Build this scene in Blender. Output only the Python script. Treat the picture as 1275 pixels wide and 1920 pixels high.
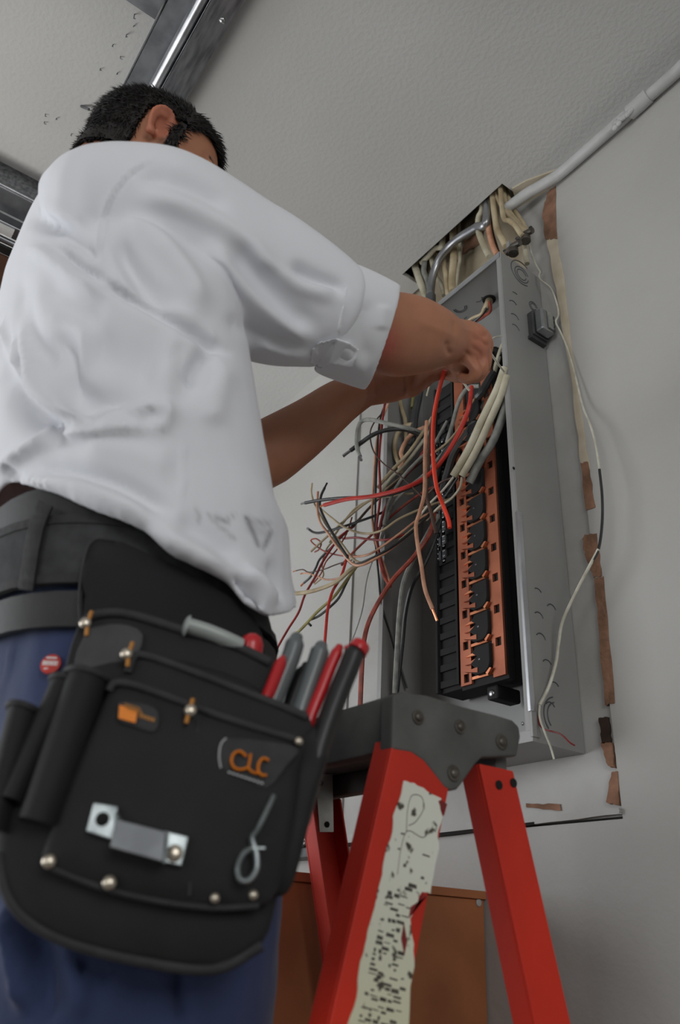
import bpy, bmesh, math, random
import numpy as np
from mathutils import Vector, Matrix, noise
for o in list(bpy.data.objects): bpy.data.objects.remove(o)
SC = bpy.context.scene
COL = SC.collection
PI = math.pi
random.seed(7)
# ------------------------------------------------------------------ camera (origin = lens; floor at -0.75 m)
F_PX, CX, CY = 1464.0, 637.5, 960.0
M = np.array([[0.58344892, 0.81060336, 0.05009539],
              [-0.36188451, 0.31470347, -0.87749719],
              [-0.72706737, 0.49384605, 0.4769582]])
cam = bpy.data.cameras.new('camera'); camo = bpy.data.objects.new('camera', cam); COL.objects.link(camo)
r_, d_, f_ = [Vector(M[i]) for i in range(3)]
camo.matrix_world = Matrix(((r_.x, -d_.x, -f_.x, 0), (r_.y, -d_.y, -f_.y, 0), (r_.z, -d_.z, -f_.z, 0), (0, 0, 0, 1)))
cam.sensor_fit = 'VERTICAL'; cam.sensor_height = 36.0; cam.lens = F_PX / 1920 * 36
cam.clip_start = 0.02; cam.clip_end = 60
cam.dof.use_dof = True; cam.dof.focus_distance = 1.35; cam.dof.aperture_fstop = 5.0
SC.camera = camo
# ------------------------------------------------------------------ world, lights, exposure
w = bpy.data.worlds.new('world'); SC.world = w; w.use_nodes = True
bg = w.node_tree.nodes['Background']; bg.inputs[0].default_value = (0.90, 0.94, 1.0, 1); bg.inputs[1].default_value = 1.2
def area(name, loc, target, sx, sy, energy, color=(1, 1, 1)):
    l = bpy.data.lights.new(name, 'AREA'); l.shape = 'RECTANGLE'; l.size = sx; l.size_y = sy; l.energy = energy; l.color = color
    o = bpy.data.objects.new(name, l); COL.objects.link(o); o.location = loc
    o.rotation_euler = (Vector(target) - Vector(loc)).to_track_quat('-Z', 'Y').to_euler(); return o
ga_ = area('daylight_garage_opening', (-3.2, -2.5, 0.15), (-.8, .2, 0.3), 2.2, 1.9, 26, (0.97, 0.985, 1.0)); ga_.data.spread = 1.9
bo_ = area('added_ceiling_fill', (-2.1, -.75, -0.66), (-1.7, -.2, 1.51), .9, 1.5, 18, (1.0, 0.995, 0.98)); bo_.data.spread = 1.7  # added low lamp standing in for ground bounce onto the left ceiling
area('daylight_rear_opening', (.95, -3.9, 0.40), (-.7, 1.0, 0.5), 1.8, 1.3, 27, (1.0, 0.99, 0.965))
area('added_side_fill', (1.86, -.45, 0.85), (-1.0, .1, 0.55), 1.2, .9, 20, (1.0, 0.99, 0.965))  # added lamp for the right-facing surfaces; its window is made up
SC.view_settings.view_transform = 'Standard'; SC.view_settings.look = 'None'
SC.view_settings.gamma = 1; SC.view_settings.use_curve_mapping = False
SC.view_settings.exposure = -0.12
# ------------------------------------------------------------------ picture geometry helpers (pixel -> real point on a real plane)
def ray(x, y): return M.T @ np.array([(x - CX) / F_PX, (y - CY) / F_PX, 1.0])
def onX(x, y, D): r = ray(x, y); return Vector(r * D / r[0])
def onY(x, y, D): r = ray(x, y); return Vector(r * D / r[1])
def onZ(x, y, D): r = ray(x, y); return Vector(r * D / r[2])
def dep(x, y, d): return Vector(ray(x, y) * d)
def proj(P):
    c = M @ np.array(P); return (CX + F_PX * c[0] / c[2], CY + F_PX * c[1] / c[2])
def projn(A):
    c = A @ M.T; return CX + F_PX * c[:, 0] / c[:, 2], CY + F_PX * c[:, 1] / c[:, 2]
def lin(c):
    c = c / 255.0; return c / 12.92 if c <= 0.04045 else ((c + 0.055) / 1.055) ** 2.4
def rgb(r, g, b): return (lin(r), lin(g), lin(b), 1)
# ------------------------------------------------------------------ materials
MT = {}
def mat(name, c, rough=0.6, metal=0.0, c2=None, nscale=8, nfac=0.5, bump=0.0, bscale=60, bdist=0.002, detail=6, coat=0.0, sss=0.0, sheen=0.0, ramp=(0.35, 0.65), stretch=None):
    m = bpy.data.materials.new(name); m.use_nodes = True; nt = m.node_tree; N = nt.nodes; L = nt.links
    b = N['Principled BSDF']; b.inputs['Base Color'].default_value = c; b.inputs['Roughness'].default_value = rough; b.inputs['Metallic'].default_value = metal
    b.inputs['Coat Weight'].default_value = coat
    if sss: b.inputs['Subsurface Weight'].default_value = sss; b.inputs['Subsurface Radius'].default_value = (0.012, 0.004, 0.002); b.inputs['Subsurface Scale'].default_value = 1.0
    if sheen: b.inputs['Sheen Weight'].default_value = sheen
    tc = N.new('ShaderNodeTexCoord'); vec = tc.outputs['Object']
    if stretch:
        mp = N.new('ShaderNodeMapping'); mp.inputs['Scale'].default_value = stretch; L.new(vec, mp.inputs[0]); vec = mp.outputs[0]
    if c2:
        n = N.new('ShaderNodeTexNoise'); n.inputs['Scale'].default_value = nscale; n.inputs['Detail'].default_value = detail; L.new(vec, n.inputs[0])
        r = N.new('ShaderNodeValToRGB'); r.color_ramp.elements[0].position = ramp[0]; r.color_ramp.elements[1].position = ramp[1]
        r.color_ramp.elements[0].color = c; cc = [c[i] * (1 - nfac) + c2[i] * nfac for i in range(3)] + [1]
        r.color_ramp.elements[1].color = cc; L.new(n.outputs[0], r.inputs[0]); L.new(r.outputs[0], b.inputs['Base Color'])
    if bump:
        n = N.new('ShaderNodeTexNoise'); n.inputs['Scale'].default_value = bscale; n.inputs['Detail'].default_value = 4; L.new(vec, n.inputs[0])
        bp = N.new('ShaderNodeBump'); bp.inputs['Strength'].default_value = bump; bp.inputs['Distance'].default_value = bdist
        L.new(n.outputs[0], bp.inputs['Height']); L.new(bp.outputs[0], b.inputs['Normal'])
    MT[name] = m; return m
mat('wall_paint', rgb(172, 171, 168), .62, c2=rgb(160, 159, 155), nscale=3, nfac=.5, bump=.25, bscale=55, bdist=.004)
mat('ceiling_paint', rgb(190, 190, 188), .8, c2=rgb(178, 178, 176), nscale=2.5, nfac=.5, bump=.32, bscale=110, bdist=.004)
mat('patch_paint', rgb(174, 174, 172), .55, c2=rgb(150, 147, 141), nscale=7, nfac=.7, bump=.35, bscale=30, bdist=.004)
mat('plaster', rgb(178, 168, 148), .85, c2=rgb(150, 136, 112), nscale=9, nfac=.8, bump=.4, bscale=40, bdist=.004)
mat('torn_paper', rgb(150, 112, 90), .95, c2=rgb(104, 76, 58), nscale=26, nfac=.9, bump=.8, bscale=140, bdist=.003)
mat('tape_cream', rgb(196, 186, 166), .85, c2=rgb(172, 160, 138), nscale=20, nfac=.7, bump=.4, bscale=90, bdist=.002)
mat('dark_gap', rgb(26, 24, 22), .95)
mat('joist_wood', rgb(70, 52, 38), .9, c2=rgb(40, 28, 20), nscale=12, nfac=.8, bump=.4, bscale=60)
mat('concrete', rgb(128, 124, 118), .85, c2=rgb(98, 94, 90), nscale=4, nfac=.8, bump=.3, bscale=40)
mat('conduit_paint', rgb(180, 181, 181), .45, c2=rgb(158, 158, 155), nscale=30, nfac=.6, bump=.15, bscale=120, bdist=.001)
mat('galvanised', rgb(178, 180, 184), .34, .95, c2=rgb(120, 122, 126), nscale=18, nfac=.7, bump=.08, bscale=60)
mat('galvanised_dull', rgb(120, 123, 126), .45, .85, c2=rgb(84, 86, 90), nscale=25, nfac=.7)
mat('track_steel', rgb(150, 152, 156), .3, .95, c2=rgb(96, 98, 102), nscale=9, nfac=.8, stretch=(2, 12, 12))
mat('header_brown', rgb(96, 62, 42), .7, c2=rgb(66, 42, 28), nscale=5, nfac=.8, stretch=(1, 1, 8))
mat('white_strip', rgb(225, 226, 224), .5)
mat('panel_grey', rgb(142, 142, 140), .42, .1, c2=rgb(130, 130, 129), nscale=5, nfac=.8, bump=.03, bscale=200, coat=.15)
mat('panel_dark', rgb(84, 86, 90), .5, .2, c2=rgb(70, 72, 76), nscale=6, nfac=.8)
mat('panel_groove', rgb(74, 76, 79), .5)
mat('lip_lit', rgb(205, 208, 212), .28, .9, c2=rgb(170, 172, 176), nscale=16, nfac=.6)  # brighter metal that puts the light on the lips into the colour
mat('black_plastic', rgb(12, 12, 13), .8, c2=rgb(22, 21, 22), nscale=25, nfac=.8)
mat('copper', rgb(178, 108, 80), .45, .55, c2=rgb(142, 80, 58), nscale=16, nfac=.8, bump=.08, bscale=90)
mat('copper_bright', rgb(222, 150, 112), .35, .85, c2=rgb(190, 108, 76), nscale=30, nfac=.7)
mat('screw_steel', rgb(170, 172, 172), .3, .95)
mat('hole_black', rgb(12, 11, 11), .9)
mat('cable_tan', rgb(186, 172, 142), .6, c2=rgb(140, 122, 92), nscale=22, nfac=.8)
mat('cable_white', rgb(192, 188, 168), .6, c2=rgb(150, 142, 118), nscale=24, nfac=.8, bump=.3, bscale=120)
mat('cable_grey', rgb(112, 116, 112), .55, c2=rgb(150, 150, 144), nscale=60, nfac=.9)
mat('wire_black', rgb(26, 27, 28), .45, c2=rgb(48, 50, 50), nscale=40, nfac=.8)
mat('wire_red', rgb(196, 52, 40), .4, c2=rgb(150, 34, 28), nscale=30, nfac=.7)
mat('wire_brightred', rgb(232, 66, 40), .38)
mat('wire_darkred', rgb(140, 30, 30), .45, c2=rgb(96, 22, 22), nscale=40, nfac=.8)
mat('wire_redbrown', rgb(158, 70, 52), .5, c2=rgb(110, 44, 34), nscale=50, nfac=.9)
mat('wire_brown', rgb(84, 58, 44), .5, c2=rgb(52, 34, 26), nscale=50, nfac=.9)
mat('wire_pink', rgb(206, 158, 128), .45, c2=rgb(170, 118, 92), nscale=40, nfac=.8)
mat('wire_white', rgb(205, 203, 190), .5, c2=rgb(160, 156, 140), nscale=40, nfac=.8)
mat('wire_olive', rgb(158, 152, 96), .5, c2=rgb(120, 116, 70), nscale=40, nfac=.8)
mat('ladder_red', rgb(206, 42, 14), .62, c2=rgb(172, 30, 10), nscale=6, nfac=.8, bump=.06, bscale=160)
mat('ladder_cap', rgb(92, 92, 90), .68, c2=rgb(66, 66, 64), nscale=14, nfac=.9, bump=.3, bscale=70, bdist=.002)
mat('rivet_grey', rgb(104, 100, 94), .45, .6, c2=rgb(70, 64, 58), nscale=60, nfac=.8)
mat('bracket_alu', rgb(196, 196, 192), .4, .6, c2=rgb(150, 150, 146), nscale=30, nfac=.8)
mat('hardboard', rgb(168, 104, 64), .6, c2=rgb(138, 82, 50), nscale=7, nfac=.8, bump=.12, bscale=120)
mat('box_metal_grey', rgb(78, 80, 80), .5, .4, c2=rgb(54, 56, 56), nscale=20, nfac=.8)
mat('speckled_metal', rgb(66, 68, 66), .3, .8, c2=rgb(206, 208, 206), nscale=150, nfac=.9, ramp=(.52, .62))
# ------------------------------------------------------------------ builders
class MB:
    def __init__(s): s.v = []; s.f = []
    def add(s, vs, fs):
        n = len(s.v); s.v += [tuple(v) for v in vs]; s.f += [tuple(i + n for i in f) for f in fs]; return s
    def box(s, lo, hi):
        x0, y0, z0 = lo; x1, y1, z1 = hi
        return s.add([(x0, y0, z0), (x1, y0, z0), (x1, y1, z0), (x0, y1, z0), (x0, y0, z1), (x1, y0, z1), (x1, y1, z1), (x0, y1, z1)],
                     [(0, 3, 2, 1), (4, 5, 6, 7), (0, 1, 5, 4), (1, 2, 6, 5), (2, 3, 7, 6), (3, 0, 4, 7)])
    def obox(s, c, ax, ay, az):      # oriented box: centre and three half-axis vectors
        c, ax, ay, az = map(Vector, (c, ax, ay, az)); vs = []
        for k in (-1, 1):
            for (i, j) in ((-1, -1), (1, -1), (1, 1), (-1, 1)): vs.append(c + ax * i + ay * j + az * k)
        return s.add(vs, [(0, 3, 2, 1), (4, 5, 6, 7), (0, 1, 5, 4), (1, 2, 6, 5), (2, 3, 7, 6), (3, 0, 4, 7)])
    def prism(s, pts, off):          # polygon extruded by vector off
        n = len(pts); off = Vector(off); vs = [Vector(p) for p in pts]; vs += [v + off for v in vs]
        return s.add(vs, [tuple(range(n))[::-1], tuple(range(n, 2 * n))] + [(i, (i + 1) % n, n + (i + 1) % n, n + i) for i in range(n)])
    def tube(s, pts, r, seg=8, flat=None, fl=1.0):
        pts = [Vector(p) for p in pts]; n = len(pts); rr = r if isinstance(r, (list, tuple)) else [r] * n
        t = (pts[1] - pts[0]).normalized(); up = Vector(flat) if flat else (Vector((0, 0, 1)) if abs(t.z) < .9 else Vector((1, 0, 0)))
        u = (up - t * up.dot(t)).normalized(); vs = []
        for i in range(n):
            a = pts[max(i - 1, 0)]; b = pts[min(i + 1, n - 1)]; t = (b - a)
            t = t.normalized() if t.length > 1e-9 else Vector((0, 0, 1))
            u = (u - t * u.dot(t)); u = u.normalized() if u.length > 1e-6 else t.orthogonal().normalized(); v = t.cross(u)
            for k in range(seg):
                a_ = 2 * PI * k / seg; vs.append(pts[i] + u * (math.cos(a_) * rr[i]) + v * (math.sin(a_) * rr[i] * fl))
        fs = [(i * seg + k, i * seg + (k + 1) % seg, (i + 1) * seg + (k + 1) % seg, (i + 1) * seg + k) for i in range(n - 1) for k in range(seg)]
        fs += [tuple(range(seg))[::-1], tuple((n - 1) * seg + k for k in range(seg))]
        return s.add(vs, fs)
    def cyl(s, a, b, r, seg=16): return s.tube([a, b], r, seg)
    def dome(s, c, n, r, h, seg=14):
        n = Vector(n).normalized(); u = n.orthogonal().normalized(); v = n.cross(u); c = Vector(c); vs = []; R = 4
        for i in range(R):
            a = (PI / 2) * i / R
            for k in range(seg):
                b = 2 * PI * k / seg; vs.append(c + (u * math.cos(b) + v * math.sin(b)) * r * math.cos(a) + n * h * math.sin(a))
        vs.append(c + n * h); fs = [(i * seg + k, i * seg + (k + 1) % seg, (i + 1) * seg + (k + 1) % seg, (i + 1) * seg + k) for i in range(R - 1) for k in range(seg)]
        fs += [((R - 1) * seg + k, (R - 1) * seg + (k + 1) % seg, R * seg) for k in range(seg)]; fs.append(tuple(range(seg))[::-1])
        return s.add(vs, fs)
    def loft(s, rings, cap=True, closed=True):
        n = len(rings[0]); vs = [p for r in rings for p in r]; m = n if closed else n - 1
        fs = [(i * n + k, i * n + (k + 1) % n, (i + 1) * n + (k + 1) % n, (i + 1) * n + k) for i in range(len(rings) - 1) for k in range(m)]
        if cap: fs += [tuple(range(n))[::-1], tuple((len(rings) - 1) * n + k for k in range(n))]
        return s.add(vs, fs)
    def build(s, name, m, parent=None, smooth=False, bevel=0, bseg=2, rotfix=True):
        me = bpy.data.meshes.new(name); me.from_pydata(s.v, [], s.f); me.validate()
        o = bpy.data.objects.new(name, me); COL.objects.link(o)
        if m: me.materials.append(MT[m] if isinstance(m, str) else m)
        bm = bmesh.new(); bm.from_mesh(me); bmesh.ops.recalc_face_normals(bm, faces=bm.faces)
        if bevel: bmesh.ops.bevel(bm, geom=[e for e in bm.edges if e.is_manifold and e.calc_face_angle(0) > .5], offset=bevel, segments=bseg, affect='EDGES', profile=.5, clamp_overlap=True)
        bm.to_mesh(me); bm.free()
        if smooth:
            me.polygons.foreach_set('use_smooth', [True] * len(me.polygons))
            try: me.set_sharp_from_angle(angle=math.radians(42))
            except Exception: pass
        if parent: o.parent = parent
        return o
def tag(o, label=None, cat=None, group=None, kind=None):
    for k, v in (('label', label), ('category', cat), ('group', group), ('kind', kind)):
        if v: o[k] = v
    return o
def empty(name, loc, label, cat, group=None):
    o = bpy.data.objects.new(name, None); COL.objects.link(o); o.location = loc; o.empty_display_size = .05
    return tag(o, label, cat, group)
def settle(root):     # children were built in world coordinates: keep them there
    bpy.context.view_layer.update()
    inv = Matrix.Translation(root.location).inverted()
    for c in root.children:
        c.matrix_parent_inverse = inv
def crv(P, n=8):      # Catmull-Rom
    P = [Vector(p) for p in P]
    if len(P) < 3: return P
    Q = [P[0] * 2 - P[1]] + P + [P[-1] * 2 - P[-2]]; out = []
    for i in range(1, len(Q) - 2):
        for k in range(n):
            t = k / n; a, b, c, d = Q[i - 1], Q[i], Q[i + 1], Q[i + 2]
            out.append(.5 * ((2 * b) + (c - a) * t + (2 * a - 5 * b + 4 * c - d) * t * t + (3 * b - a - 3 * c + d) * t ** 3))
    return out + [P[-1]]
def zc(ox, oy, s, pts): return [(ox + p[0] * s, oy + p[1] * s) + tuple(p[2:]) for p in pts]

# ================================================================== SETTING
ZC, ZF = 1.51, -0.75
XL, XR, YB = -3.4, 1.9, -4.0
HX0, HX1, HZ0 = -1.405, -0.722, 0.165      # cut-out in the wall around the panel
def struct(name, mb, m, **k): return tag(mb.build(name, m, **k), kind='structure')
struct('floor', MB().box((XL, YB, ZF - .1), (XR, 1.1, ZF)), 'concrete')
b = MB()
b.box((XL, 1.0, ZF), (HX0, 1.14, ZC)); b.box((HX1, 1.0, ZF), (XR, 1.14, ZC)); b.box((HX0, 1.0, ZF), (HX1, 1.14, HZ0))
struct('wall_back', b, 'wall_paint')
b = MB(); b.box((XR, YB, ZF), (XR + .12, 1.14, .38)); b.box((XR, YB, 1.33), (XR + .12, 1.14, ZC)); b.box((XR, YB, .38), (XR + .12, -1.08, 1.33)); b.box((XR, .18, .38), (XR + .12, 1.14, 1.33))  # opening made up for the added side lamp
struct('wall_right', b, 'wall_paint')
b = MB(); b.box((XL, YB - .12, ZF), (XR, YB, -.25)); b.box((XL, YB - .12, 1.1), (XR, YB, ZC)); b.box((XL, YB - .12, -.25), (-.1, YB, 1.1)); b.box((1.86, YB - .12, -.25), (XR, YB, 1.1))
struct('wall_front', b, 'wall_paint')
# garage-door wall with its big opening
b = MB(); b.box((XL - .12, .55, ZF), (XL, 1.14, ZC)); b.box((XL - .12, YB, 1.25), (XL, .55, ZC)); b.box((XL - .12, YB, ZF), (XL, -3.8, 1.25))
struct('wall_left', b, 'wall_paint')
# ceiling with the hole cut above the panel
CX0, CX1, CY0 = -1.152, -0.800, 0.934
b = MB(); b.box((XL, YB, ZC), (XR, CY0, ZC + .013)); b.box((XL, CY0, ZC), (CX0, 1.0, ZC + .013)); b.box((CX1, CY0, ZC), (XR, 1.0, ZC + .013))
struct('ceiling', b, 'ceiling_paint')
b = MB(); b.box((-1.6, CY0 - .30, ZC + .20), (-.5, 1.2, ZC + .24)); b.box((-1.6, CY0 - .32, ZC + .014), (-.5, CY0 - .28, ZC + .2)); b.box((-1.6, 1.12, ZC + .0), (-.5, 1.16, ZC + .2))
b.box((-.76, CY0 - .28, ZC + .014), (-.72, 1.12, ZC + .2)); b.box((-1.24, CY0 - .28, ZC + .014), (-1.2, 1.12, ZC + .2))
struct('trim_1', b, 'joist_wood')
# plaster board behind the panel
b = MB().box((HX0 + .0015, 1.005, HZ0 + .004), (HX1 - .0035, 1.02, 1.30)); struct('trim_2', b, 'patch_paint')
b = MB().box((HX0 + .0015, 1.010, 1.30), (HX1 - .0015, 1.022, ZC + .12)); struct('trim_3', b, 'plaster')
b = MB().box((HX0 - .002, 1.022, HZ0 - .002), (HX1 + .002, 1.03, ZC)); struct('trim_4', b, 'dark_gap')
# painted plaster tapering at the right of the panel
def polyY(pix, Y): return [onY(x, y, Y) for x, y in pix]
def jag(pts, amp, n=5, seed=1):
    rnd = random.Random(seed); out = []
    for i in range(len(pts)):
        a = pts[i]; c = pts[(i + 1) % len(pts)]
        for k in range(n):
            t = k / n; out.append((a[0] + (c[0] - a[0]) * t + (rnd.uniform(-amp, amp) if k else 0), a[1] + (c[1] - a[1]) * t + (rnd.uniform(-amp, amp) if k else 0)))
    return out
wb = bpy.data.objects['trim_2']
def patch(name, pix, m, Y0, th, seed, n=6, amp=1.6, parent=wb):
    o = MB().prism(polyY(jag(pix, amp, n, seed), Y0), (0, th, 0)).build(name, m, parent); return o
struct('trim_5', MB().prism(polyY(jag([(962, 395), (1040, 350), (1046, 450), (1058, 540), (1080, 640), (1010, 640), (985, 480)], 1.5, 6, 3), 1.0062), (0, .006, 0)), 'patch_paint')
patch('cream_tape', [(1024, 440), (1045, 440), (1062, 560), (1078, 690), (1098, 830), (1106, 880), (1090, 880), (1070, 700), (1045, 560)], 'tape_cream', .9995, .0052, 11)
patch('torn_paper', [(1025, 362), (1041, 348), (1045, 448), (1022, 448), (1017, 400)], 'torn_paper', .9985, .0062, 12)
patch('torn_paper', [(1088, 868), (1102, 866), (1116, 950), (1098, 956)], 'torn_paper', .9985, .0062, 13)
patch('torn_paper', [(1096, 1002), (1118, 1000), (1128, 1080), (1112, 1082), (1096, 1040), (1092, 1012)], 'torn_paper', .9985, .0062, 14)
patch('torn_paper', [(1114, 1085), (1131, 1080), (1152, 1318), (1134, 1322), (1124, 1200)], 'torn_paper', .9985, .0062, 15)
patch('torn_paper', [(1122, 1346), (1138, 1344), (1143, 1392), (1128, 1394)], 'joist_wood', .9985, .0062, 16)
patch('torn_paper', [(1126, 1392), (1145, 1392), (1152, 1440), (1140, 1436)], 'torn_paper', .9985, .0062, 17)
patch('torn_paper', [(1146, 1448), (1157, 1446), (1160, 1510), (1136, 1504)], 'torn_paper', .9985, .0062, 18)
patch('torn_paper', [(986, 1506), (1050, 1508), (1052, 1520), (986, 1514)], 'torn_paper', 1.0025, .0014, 19)
patch('wood_patch', [(872, 450), (905, 430), (900, 455), (866, 478)], 'torn_paper', 1.004, .0014, 20, parent=bpy.data.objects['trim_3'])
# ledge along the bottom of the cut-out
b = MB().prism(polyY(jag([(600, 1588), (845, 1562), (1162, 1526), (1160, 1515), (845, 1545), (600, 1568)], 1.0, 12, 5), .994), (0, .010, 0))
struct('trim_6', b, 'patch_paint')
struct('trim_7', MB().prism(polyY([(600, 1592), (845, 1566), (1000, 1546), (1000, 1541), (845, 1559), (600, 1586)], .9925), (0, .008, 0)), 'dark_gap')
# conduit in the corner, painted over
root = empty('painted_conduit', onY(1100, 270, .985), 'white painted steel conduit running along the corner of wall and ceiling', 'conduit')
P = [onY(1330, 68, .983), onY(1275, 128, .983), onY(1190, 203, .983), onY(1100, 282, .983), onY(1048, 327, .983), onY(1020, 345, .978), onY(990, 362, .97), onY(968, 378, .965), onY(950, 392, .96)]
MB().tube(crv(P, 8), .0125, 14).build('pipe', 'conduit_paint', root, smooth=True)
MB().tube(crv([onY(1216, 179, .983), onY(1200, 194, .983), onY(1180, 212, .983)], 4), .0158, 14).build('coupling', 'conduit_paint', root, smooth=True)
b = MB()
for i in range(9): b.dome(onY(1184 - i * 4 + random.uniform(-2, 2), 208 + i * 3.5 + random.uniform(-3, 3), .974), (0, -1, -.3), .007, .005, 8)
b.build('paint_crust', 'conduit_paint', root, smooth=True); settle(root)
o = MB().prism([onZ(x, y, ZC) for x, y in [(965, 368), (1000, 345), (1040, 322), (1044, 316), (985, 338), (960, 352)]], (0, 0, -.004)).build('ceiling_flap', 'tape_cream')
tag(o, kind='structure'); o.name = 'trim_8'

# ------------------------------------------------------------------ ceiling tracks on the left
def track(name, label, y0, y1, x0, x1):
    root = empty(name, ((x0 + x1) / 2, (y0 + y1) / 2, ZC), label, 'track')
    t = .0025
    b = MB(); b.box((x0, y0, 1.452), (x1, y1, 1.452 + t)); b.box((x0, y0, 1.452), (x1, y0 + t, ZC)); b.build('outer_angle', 'track_steel', root, bevel=.0006)
    b = MB(); b.tube([(x0, y0 - .011, 1.462), (x1, y0 - .011, 1.462)], .011, 12); b.build('rolled_edge', 'galvanised', root, smooth=True)
    b = MB(); b.box((x0, y0 - .058, 1.49), (x1, y0 - .012, 1.49 + t)); b.box((x0, y0 - .058, 1.49), (x1, y0 - .058 + t, ZC)); b.build('inner_angle', 'galvanised_dull', root, bevel=.0006)
    for xx in (-.835, -1.6): MB().dome((xx, y0 + .035, 1.452), (0, 0, -1), .006, .004).build('bolt', 'screw_steel', root, smooth=True)
    settle(root)
track('ceiling_track', 'galvanised steel door track crossing the ceiling behind the head', .212, .262, -2.6, 1.4)
def cross(name, label, x0, x1, z, y0, y1):
    root = empty(name, ((x0 + x1) / 2, (y0 + y1) / 2, ZC), label, 'bracket'); t = .003
    MB().box((x0, y0, z), (x1, y1, z + t)).build('flange', 'galvanised_dull', root, bevel=.0008)
    MB().box((x1 - t, y0, z), (x1, y1, ZC)).build('web', 'track_steel', root, bevel=.0008)
    MB().tube([(x1 - .004, y0, z - .002), (x1 - .004, y1, z - .002)], .004, 8).build('rolled_edge', 'galvanised', root, smooth=True)
    settle(root)
cross('crossing_angle', 'short steel angle joining the door track at the top edge of the photo', -.925, -.86, 1.478, -.45, .150)
# lower-left bank: strut, white strip, rail, brown header
root = empty('header_rail', (-1.55, 0, 1.45), 'grey steel rail with a rolled edge above the brown garage header', 'rail')
MB().box((-1.53, -1.9, 1.445), (-1.455, .6, 1.449)).build('flange', 'galvanised_dull', root)
MB().box((-1.458, -1.9, 1.449), (-1.455, .6, ZC)).build('web', 'track_steel', root)
MB().tube([(-1.458, -1.9, 1.447), (-1.458, .6, 1.447)], .006, 10).build('rolled_edge', 'galvanised', root, smooth=True)
MB().box((-1.455, .115, 1.485), (-1.40, .15, 1.509)).build('clip', 'galvanised_dull', root)
settle(root)
root = empty('door_rail', (-1.6, 0, 1.42), 'bright steel rail carrying a white strip behind the shoulder', 'rail')
MB().box((-1.575, -1.9, 1.42), (-1.535, .6, 1.445)).build('channel', 'galvanised', root, bevel=.002)
MB().box((-1.567, -1.4, 1.414), (-1.541, .078, 1.42)).build('white_strip', 'white_strip', root)
MB().tube([(-1.585, -1.9, 1.416), (-1.585, .6, 1.416)], .008, 10).build('rolled_edge', 'galvanised', root, smooth=True)
MB().box((-1.62, -1.9, 1.405), (-1.595, .6, 1.412)).build('backing_strip', 'box_metal_grey', root)
settle(root)
root = empty('header_board', (-1.66, 0, 1.3), 'dark brown wooden header board at the left edge', 'board')
MB().box((-1.66, -2.4, 1.24), (-1.625, .62, 1.41)).build('board', 'header_brown', root, bevel=.002)
MB().box((-1.655, -2.4, 1.10), (-1.63, .62, 1.235)).build('lower_board', 'joist_wood', root, bevel=.002)
for yy in (-2.2, -1.0, .5): MB().box((-1.70, yy, 1.10), (-1.66, yy + .04, ZC)).build('hanger', 'joist_wood', root)
settle(root)
# nails poking through the ceiling board
NP = [(252, 27, 1), (251, 50, 0), (237, 66, 1), (213, 83, 0), (225, 105, 0), (258, 108, 0), (188, 129, 0), (221, 137, 0), (135, 250, 0), (121, 292, 0), (124, 317, 1), (123, 334, 0), (143, 291, 0), (85, 213, 0), (82, 228, 0), (106, 222, 0)]
for i, (x, y, long) in enumerate(NP):
    p = onZ(x, y, ZC); d = Vector((random.uniform(-.5, .5), random.uniform(-.3, .6), -1)).normalized()
    o = MB().tube([p + Vector((0, 0, .004)), p + d * (.014 if long else .006), p + d * (.018 if long else .009) + Vector((.003, .002, .001))], .0009, 6).build('nail', 'galvanised_dull')
    tag(o, 'small bent nail point poking down through the white ceiling left of the door track', 'nail', 'nail points in the ceiling')
o = MB().tube([onZ(152, 199, ZC), onZ(167, 205, ZC - .012)], .0028, 8).build('bolt', 'galvanised_dull'); tag(o, 'short thick bolt sticking out of the ceiling beside the back of the head', 'bolt')

# ================================================================== BREAKER PANEL
PX0, PX1, PY0, PY1, PZ0, PZ1 = -1.150, -.778, .888, 1.003, .262, 1.250
t = .0022
pan = empty('breaker_panel', ((PX0 + PX1) / 2, 1.0, PZ0), 'open grey steel breaker panel box on the wall, cover removed', 'electrical panel')
MB().box((PX0, PY1 - t, PZ0), (PX1, PY1, PZ1)).build('back_plate', 'panel_grey', pan)
MB().box((PX1 - t, PY0, PZ0), (PX1, PY1 - t, PZ1 - .004)).build('right_side', 'panel_grey', pan)
MB().box((PX0, PY0, PZ0), (PX0 + t, PY1 - t, PZ1 - .004)).build('left_side', 'panel_grey', pan)
b = MB(); b.box((PX0, PY0, PZ1 - t), (PX1 - .003, PY1 - t, PZ1)); MBt = b.build('top_plate', 'panel_grey', pan)
MB().box((PX0 + t, PY0, PZ0), (PX1 - t, PY1 - t, PZ0 + t)).build('bottom_plate', 'panel_grey', pan)
# returned lips around the opening
MB().box((PX0, PY0 - .0, PZ1 - .014), (PX1 - .004, PY0 + .0018, PZ1 - t)).build('top_lip', 'lip_lit', pan)
MB().box((PX0 + t, PY0, PZ0 + .016), (PX0 + .012, PY0 + .0018, PZ1 - .016)).build('left_lip', 'panel_grey', pan)
MB().box((PX1 - .012, PY0 - .0004, PZ0 + .016), (PX1 - t, PY0 + .0018, PZ1 - .016)).build('right_lip', 'panel_grey', pan)
MB().box((PX0 + t, PY0, PZ0 + t), (PX1 - t, PY0 + .0018, PZ0 + .016)).build('bottom_lip', 'panel_grey', pan)
b = MB(); b.box((PX1 - .0035, PY0 - .003, .305), (PX1 + .0025, PY0 + .0075, .64)); b.build('lit_lip_strip', 'lip_lit', pan, bevel=.0006)  # lit stretch of the right lip, set as a brighter strip
b = MB(); b.box((PX1 - .003, PY0 - .001, .268), (PX1 + .002, PY0 + .014, .305)); b.build('strip_foot', 'panel_grey', pan, bevel=.0006)
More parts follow.
